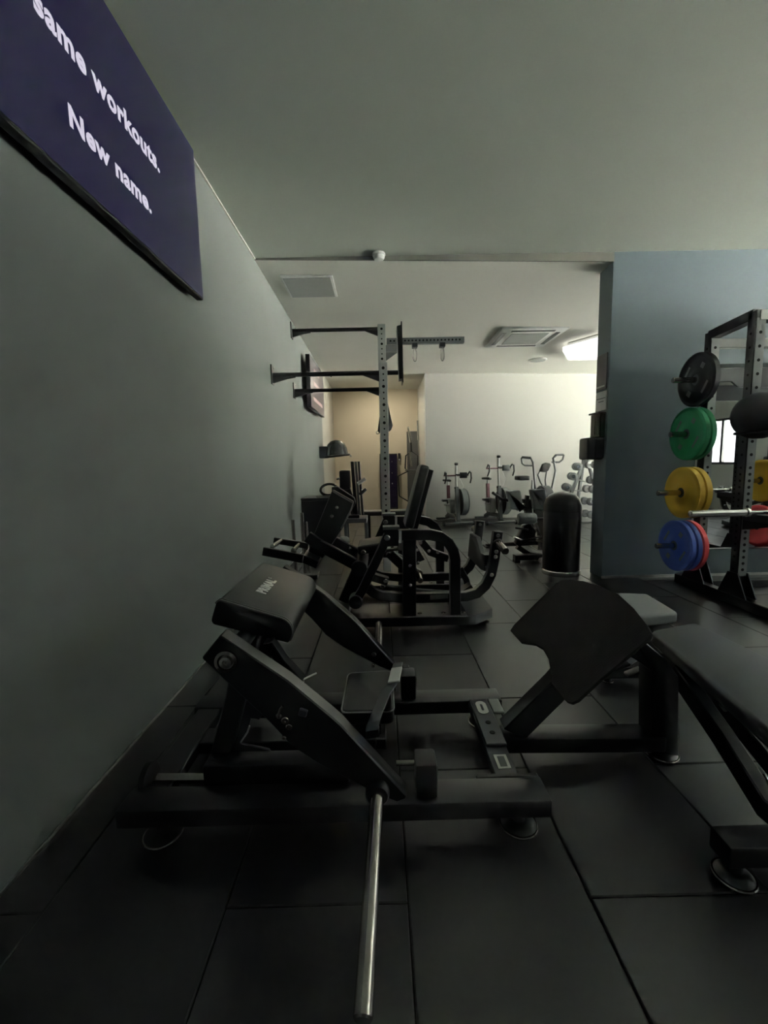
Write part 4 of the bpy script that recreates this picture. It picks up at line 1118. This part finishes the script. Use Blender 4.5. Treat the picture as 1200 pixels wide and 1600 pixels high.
MB().cyl(Eb(806, 825, 4.95), Eb(825, 827, 5.0), 0.012, n=10).build('adjuster_pin', 'plastic', eb)
MB().bar([Eb(760, 852, 5.9), Eb(806, 850, 5.1), Eb(860, 846, 5.1)], 0.05, 0.05, (0, 1, 0)).build('spine', 'black', eb, bevel=0.004)
MB().bar([Eb(808, 854, 5.05), Eb(826, 866, 5.05), Eb(850, 870, 5.05)], 0.07, 0.06, (0, 1, 0)).build('base_link', 'black', eb, bevel=0.004)
z0 = 0.02
q0, q1 = P(805, 880, Z=0.0), P(868, 880, Z=0.0)
MB().box(q0.x, q1.x + 0.1, q0.y, q0.y + 0.10, 0.03, 0.09).build('foot_bar', 'black', eb, bevel=0.005)
MB().cyl((P(842, 878, Z=0).x, q0.y - 0.03, 0.035), (P(842, 878, Z=0).x, q0.y + 0.03, 0.035), 0.035, n=14).build('transport_wheel', 'brushed', eb)
MB().box(q0.x, q0.x + 0.06, q0.y, q0.y + 0.1, 0.0, 0.03).build('foot', 'plastic', eb)
MB().box(Eb(838, 860).x, Eb(858, 860).x, 5.0, 5.2, 0.12, 0.22).build('weight_block', 'brushed', eb, bevel=0.005)
MB().bar([Eb(758, 852, 5.92), (Eb(758, 852, 5.92).x, 5.92, 0.0)], 0.3, 0.05, (0, 1, 0)).build('rear_foot', 'black', eb)
MB().lathe([(0.05, -0.02), (0.16, -0.02), (0.16, 0.02), (0.05, 0.02)], Eb(852, 830, 5.12), (1, 0.2, 0), 24).build('cam_disc', 'black2', eb)

# ------------------------------------------------------------------ waste bin
wb_ = thing('waste_bin', 'tall black domed waste bin standing left of the slate partition', 'bin', (1.87, 4.40, 0))
cx, cy = 1.885, 4.40
MB().lathe([(0.182, 0.045), (0.186, 0.06), (0.186, 0.655), (0.184, 0.66)], (cx, cy, 0), (0, 0, 1), 40).build('body', 'binm', wb_)
MB().lathe([(0.188, 0.66), (0.188, 0.675), (0.183, 0.73), (0.165, 0.785), (0.13, 0.828), (0.08, 0.852), (0.03, 0.86)], (cx, cy, 0), (0, 0, 1), 40).build('domed_lid', 'binm', wb_)
MB().lathe([(0.190, 0.0), (0.194, 0.008), (0.192, 0.042), (0.184, 0.05)], (cx, cy, 0), (0, 0, 1), 40).build('base_ring', 'chrome', wb_)

# ------------------------------------------------------------------ things on the partition's end
XPx = 2.195
sg = thing('notice_board', 'dark framed notice panel high on the partition end', 'notice', (XPx, 4.28, 1.9))
MB().box(XPx - 0.012, XPx, 4.19, 4.38, 1.86, 2.20).build('panel', 'dark_grey', sg, bevel=0.003)
MB().box(XPx - 0.016, XPx - 0.011, 4.21, 4.36, 1.885, 1.90).build('bottom_clip', 'grey_plastic', sg)
pn_ = thing('paper_sign', 'small pale paper sign above the wipe dispenser', 'sign', (XPx, 4.28, 1.68))
MB().box(XPx - 0.006, XPx, 4.19, 4.385, 1.665, 1.845).build('sheet', 'paper', pn_)
for zz, a, b in ((1.775, 4.205, 4.37), (1.745, 4.235, 4.335)):
    MB().box(XPx - 0.0075, XPx - 0.006, a, b, zz, zz + 0.008).build('printed_line', 'ink', pn_)
rd = thing('roll_holder', 'dark roll holder with a ribbed cover under the paper sign', 'dispenser', (XPx, 4.28, 1.4))
MB().box(XPx - 0.055, XPx, 4.19, 4.385, 1.40, 1.63).build('holder', 'plastic', rd, bevel=0.008)
MB().box(XPx - 0.075, XPx, 4.185, 4.39, 1.628, 1.645).build('lid', 'dark_grey', rd, bevel=0.004)
for yy in (4.215, 4.25, 4.29):
    MB().box(XPx - 0.059, XPx - 0.054, yy, yy + 0.014, 1.43, 1.60).build('rib', 'dark_grey', rd)
wd = thing('wipe_dispenser', 'dark rounded wipe dispenser box jutting from the partition end', 'dispenser', (XPx, 4.28, 1.2))
MB().box(XPx - 0.165, XPx - 0.0, 4.20, 4.39, 1.185, 1.40).build('body', 'dark_grey', wd, bevel=0.022, seg=3)
MB().box(XPx - 0.09, XPx - 0.005, 4.192, 4.201, 1.20, 1.385).build('side_panel', 'dark_grey', wd, bevel=0.003)

# ------------------------------------------------------------------ mirror on the partition
mr = thing('wall_mirror', 'wide frameless mirror on the slate partition behind the rack', 'mirror', (4.5, YP, 0.3))
MB().box(3.06, 6.6, YP - 0.006, YP, 0.285, 2.06).build('glass', 'mirror', mr)
MB().box(3.06, 6.6, YP - 0.010, YP, 0.275, 0.285).build('edge_strip', 'alu', mr)

# ------------------------------------------------------------------ power rack
rk = thing('power_rack', 'black power rack with perforated uprights before the mirror', 'rack', (3.4, 3.45, 0))
XU, WU, XW = 2.80, 0.076, 1.37
ups = [(XU, 3.27, 2.262), (XU, 3.70, 2.235), (XU + XW, 3.27, 2.262), (XU + XW, 3.70, 2.235)]
for (x, y, zt) in ups:
    o = MB().box(x, x + WU, y, y + WU, 0.09, zt).build('upright', 'black', rk, bevel=0.004)
    f = MB().box(x + 0.006, x + WU - 0.004, y - 0.003, y + 0.001, 0.25, zt - 0.06).build('lit_face', 'grey_steel', o)  # paler sheet paints in the light on the upright's front side
    hb = MB()
    z = 0.30
    while z < zt - 0.08:
        hb.cyl((x + WU / 2, y - 0.004, z), (x + WU / 2, y + 0.002, z), 0.012, n=10)
        hb.cyl((x - 0.001, y + WU / 2, z), (x + 0.004, y + WU / 2, z), 0.010, n=8)
        z += 0.05 if z < 1.1 else 0.1
    hb.build('hole_row', 'hole', o)['kind'] = 'stuff'
for x in (XU, XU + XW):
    MB().bar([(x + WU / 2, 3.30, 2.24), (x + WU / 2, 3.74, 2.21)], WU, 0.075, (1, 0, 0)).build('top_rail', 'black', rk, bevel=0.004)
    MB().box(x, x + WU, 2.96, 3.98, 0.0, 0.085).build('base_rail', 'black', rk, bevel=0.005)
    for y in (3.27, 3.70):
        MB().prism([(x - 0.006, y - 0.10, 0.085), (x - 0.006, y + WU + 0.10, 0.085), (x - 0.006, y + WU + 0.01, 0.27), (x - 0.006, y - 0.01, 0.27)], (0.008, 0, 0)).build('foot_gusset', 'black', rk)
        MB().prism([(x + WU, y - 0.10, 0.085), (x + WU, y + WU + 0.10, 0.085), (x + WU, y + WU + 0.01, 0.27), (x + WU, y - 0.01, 0.27)], (0.008, 0, 0)).build('foot_gusset', 'black', rk)
MB().box(XU + WU, XU + XW, 3.28, 3.336, 2.18, 2.262).build('front_crossmember', 'black', rk, bevel=0.004)
np_ = MB().box(XU + 0.03, XU + 0.32, 3.262, 3.268, 2.19, 2.258).build('name_plate', 'logo', rk)
np_['label'] = 'white name plate'
MB().box(XU + WU, XU + XW, 3.71, 3.766, 2.10, 2.175).build('rear_crossmember', 'grey_steel', rk, bevel=0.004)
MB().prism([(XU + WU, 3.70, 1.82), (XU + 0.20, 3.70, 1.82), (XU + 0.26, 3.70, 1.77), (XU + 1.17, 3.70, 1.77), (XU + 1.23, 3.70, 1.82), (XU + XW, 3.70, 1.82), (XU + XW, 3.70, 1.93), (XU + WU, 3.70, 1.93)], (0, 0.02, 0)).build('rear_panel', 'black', rk, bevel=0.003)
MB().box(XU + WU, XU + XW, 3.72, 3.77, 0.01, 0.075).build('rear_base_bar', 'black', rk, bevel=0.004)
for x in (XU, XU + XW):
    jh = MB().prism([(x + 0.01, 3.27, 0.70), (x + 0.01, 3.05, 0.70), (x + 0.01, 3.05, 0.80), (x + 0.01, 3.035, 0.80), (x + 0.01, 3.035, 0.68), (x + 0.01, 3.27, 0.62)], (0.056, 0, 0)).build('bar_hook', 'plastic', rk, bevel=0.004)
    MB().box(x + 0.005, x + 0.071, 3.055, 3.266, 0.700, 0.7545).build('hook_liner', 'dark_grey', jh)
MB().box(XU + 0.02, XU + 0.056, 2.82, 2.97, 0.0, 0.05).build('floor_pivot', 'black', rk, bevel=0.005)
lm = MB().cyl((XU - 0.02, 2.90, 0.06), (XU + 0.35, 2.86, 0.05), 0.025, n=16).build('landmine_sleeve', 'chrome', rk)

zr = lambda z395: 1.2 + (z395 - 1.2) * 3.738 / 3.95
YPL = 3.738
pegs = {}
specs = {
    'blue': (0.407, 3), 'yellow': (0.880, 2), 'green': (1.389, 2), 'black': (1.846, 1)}
xin = XU - 0.03
peg_tip = {'blue': 2.45, 'yellow': 2.44, 'green': 2.52, 'black': 2.52}
for k, (z, n) in specs.items():
    pgm = MB().lathe([(0.04, 0), (0.04, 0.012), (0.0245, 0.014), (0.0245, XU - peg_tip[k] - 0.004), (0.02, XU - peg_tip[k]), (0.006, XU - peg_tip[k])], (XU, YPL, z), (-1, 0, 0), 20).build('storage_peg', 'brushed', rk)

def make_plate(mat, label, th, r=0.225, mark=True):
    """bumper plate, axis along x, inner face at x = 0, outer face at x = -th"""
    t = thing('bumper_plate', label, 'weight plate', (0, 0, 0), 'bumper plates on the rack')
    e = 0.008
    prof = [(0.026, 0.0), (r - 0.02, 0.0), (r, e), (r, th - e), (r - 0.012, th), (r - 0.035, th - 0.001), (r - 0.045, th - 0.006), (0.085, th - 0.006), (0.075, th), (0.045, th), (0.042, th - 0.003), (0.026, th - 0.003)]
    rg = MB()
    a, u_, v_ = V((-1, 0, 0)), V((0, 1, 0)), V((0, 0, 1))
    rings = [[a * h + (u_ * math.cos(2 * PI * i / 48) + v_ * math.sin(2 * PI * i / 48)) * rr for i in range(48)] for rr, h in prof]
    rg.rings(rings, closed=True)
    rg.build('disc', mat, t)
    MB().lathe([(0.026, -0.001), (0.044, -0.001), (0.044, 0.0)], (-th + 0.002, 0, 0), (-1, 0, 0), 24).build('hub', 'dark_grey', t)
    if mark:
        for ang, w, l in ((0.6, 0.012, 0.055), (0.6 + PI, 0.012, 0.055), (0.6 + PI / 2, 0.022, 0.022), (0.6 - PI / 2, 0.022, 0.022)):
            d = V((0, math.cos(ang), math.sin(ang)))
            q_ = V((0, -d.z, d.y))
            MB().obox(V((-th + 0.0055, 0, 0)) + d * 0.13, d * w, q_ * l, V((0.0007, 0, 0))).build('printed_mark', 'logo_dim', t)
    return t
def stack(z, items):
    x = XU - 0.035
    for mat, th, label, mk in items:
        t = make_plate(mat, label, th, mark=mk)
        t.location = (x, YPL, z)
        x -= th + 0.002
stack(0.407, [('plate_red', 0.052, 'red bumper plate behind the blue ones on the lowest peg', False),
              ('plate_blue', 0.050, 'blue bumper plate touching the red one on the lowest peg', False),
              ('plate_blue', 0.050, 'outermost blue bumper plate on the lowest peg', True)])
stack(0.880, [('plate_yellow', 0.060, 'inner yellow bumper plate next to the rack upright', False),
              ('plate_yellow', 0.060, 'outer yellow bumper plate facing the room', False)])
stack(1.389, [('plate_green', 0.050, 'inner green bumper plate next to the rack upright', False),
              ('plate_green', 0.052, 'outer green bumper plate facing the room', True)])
stack(1.846, [('plate_black', 0.055, 'black bumper plate on the topmost peg of the rack', True)])
# right-hand pegs, mostly outside the frame
for z, mat, lab in ((0.92, 'plate_yellow', 'yellow bumper plate cut by the right edge behind the barbell'), (0.43, 'plate_red', 'red bumper plate cut by the right edge below the barbell')):
    t = make_plate(mat, lab, 0.055, mark=False)
    t.location = (XU + XW - 0.035 - 0.25 * 0, YPL, z)
    MB().cyl((XU + XW, YPL, z), (XU + XW - 0.17, YPL, z), 0.0245, n=16).build('storage_peg', 'brushed', rk)

# barbell resting on the rack hooks
bb = thing('barbell', 'chrome barbell resting on the hooks of the power rack', 'barbell', (3.4, 3.08, 0.78))
zb_ = 0.7795
MB().lathe([(0.020, 0), (0.025, 0.004), (0.025, 0.41)], (2.255, 3.08, zb_), (1, 0, 0), 24).build('sleeve', 'chrome', bb)
MB().lathe([(0.025, 0.41), (0.034, 0.412), (0.034, 0.43), (0.02, 0.432)], (2.255, 3.08, zb_), (1, 0, 0), 24).build('collar', 'chrome', bb)
MB().cyl((2.255 + 0.432, 3.08, zb_), (4.30, 3.08, zb_), 0.0145, n=16).build('shaft', 'brushed', bb)
MB().lathe([(0.034, 0), (0.034, 0.02), (0.025, 0.022), (0.025, 0.43), (0.02, 0.434)], (4.30, 3.08, zb_), (1, 0, 0), 24).build('sleeve', 'chrome', bb)
# medicine ball in a ring on the near upright
mb_ = thing('medicine_ball', 'large black medicine ball held at the near upright of the rack', 'ball', (2.72, 3.1, 1.3))
bc = V((2.715, 3.085, 1.475))
sm = MB()
rings = []
for i in range(1, 16):
    th = PI * i / 16
    rings.append([bc + V((0.165 * math.sin(th) * math.cos(2 * PI * k / 32), 0.165 * math.sin(th) * math.sin(2 * PI * k / 32), -0.165 * math.cos(th))) for k in range(32)])
sm.rings(rings)
sm.build('ball', 'plate_black', mb_)
hr = MB().tube([bc + V((0.13 * math.cos(a), 0.13 * math.sin(a), -0.12)) for a in [2 * PI * k / 24 for k in range(24)]], 0.010, 8, closed=True).build('ball_ring', 'black', rk)
MB().bar([(XU + 0.03, 3.27, bc.z - 0.12), (XU - 0.0, 3.19, bc.z - 0.12)], 0.03, 0.03, (0, 0, 1)).build('ring_arm', 'black', rk)

# ------------------------------------------------------------------ side room, seen only in the mirror
sm2 = dup(mm, (6.3, 1.6, 0), math.radians(200), 'plate-loaded machine in the side room, seen only in the mirror')
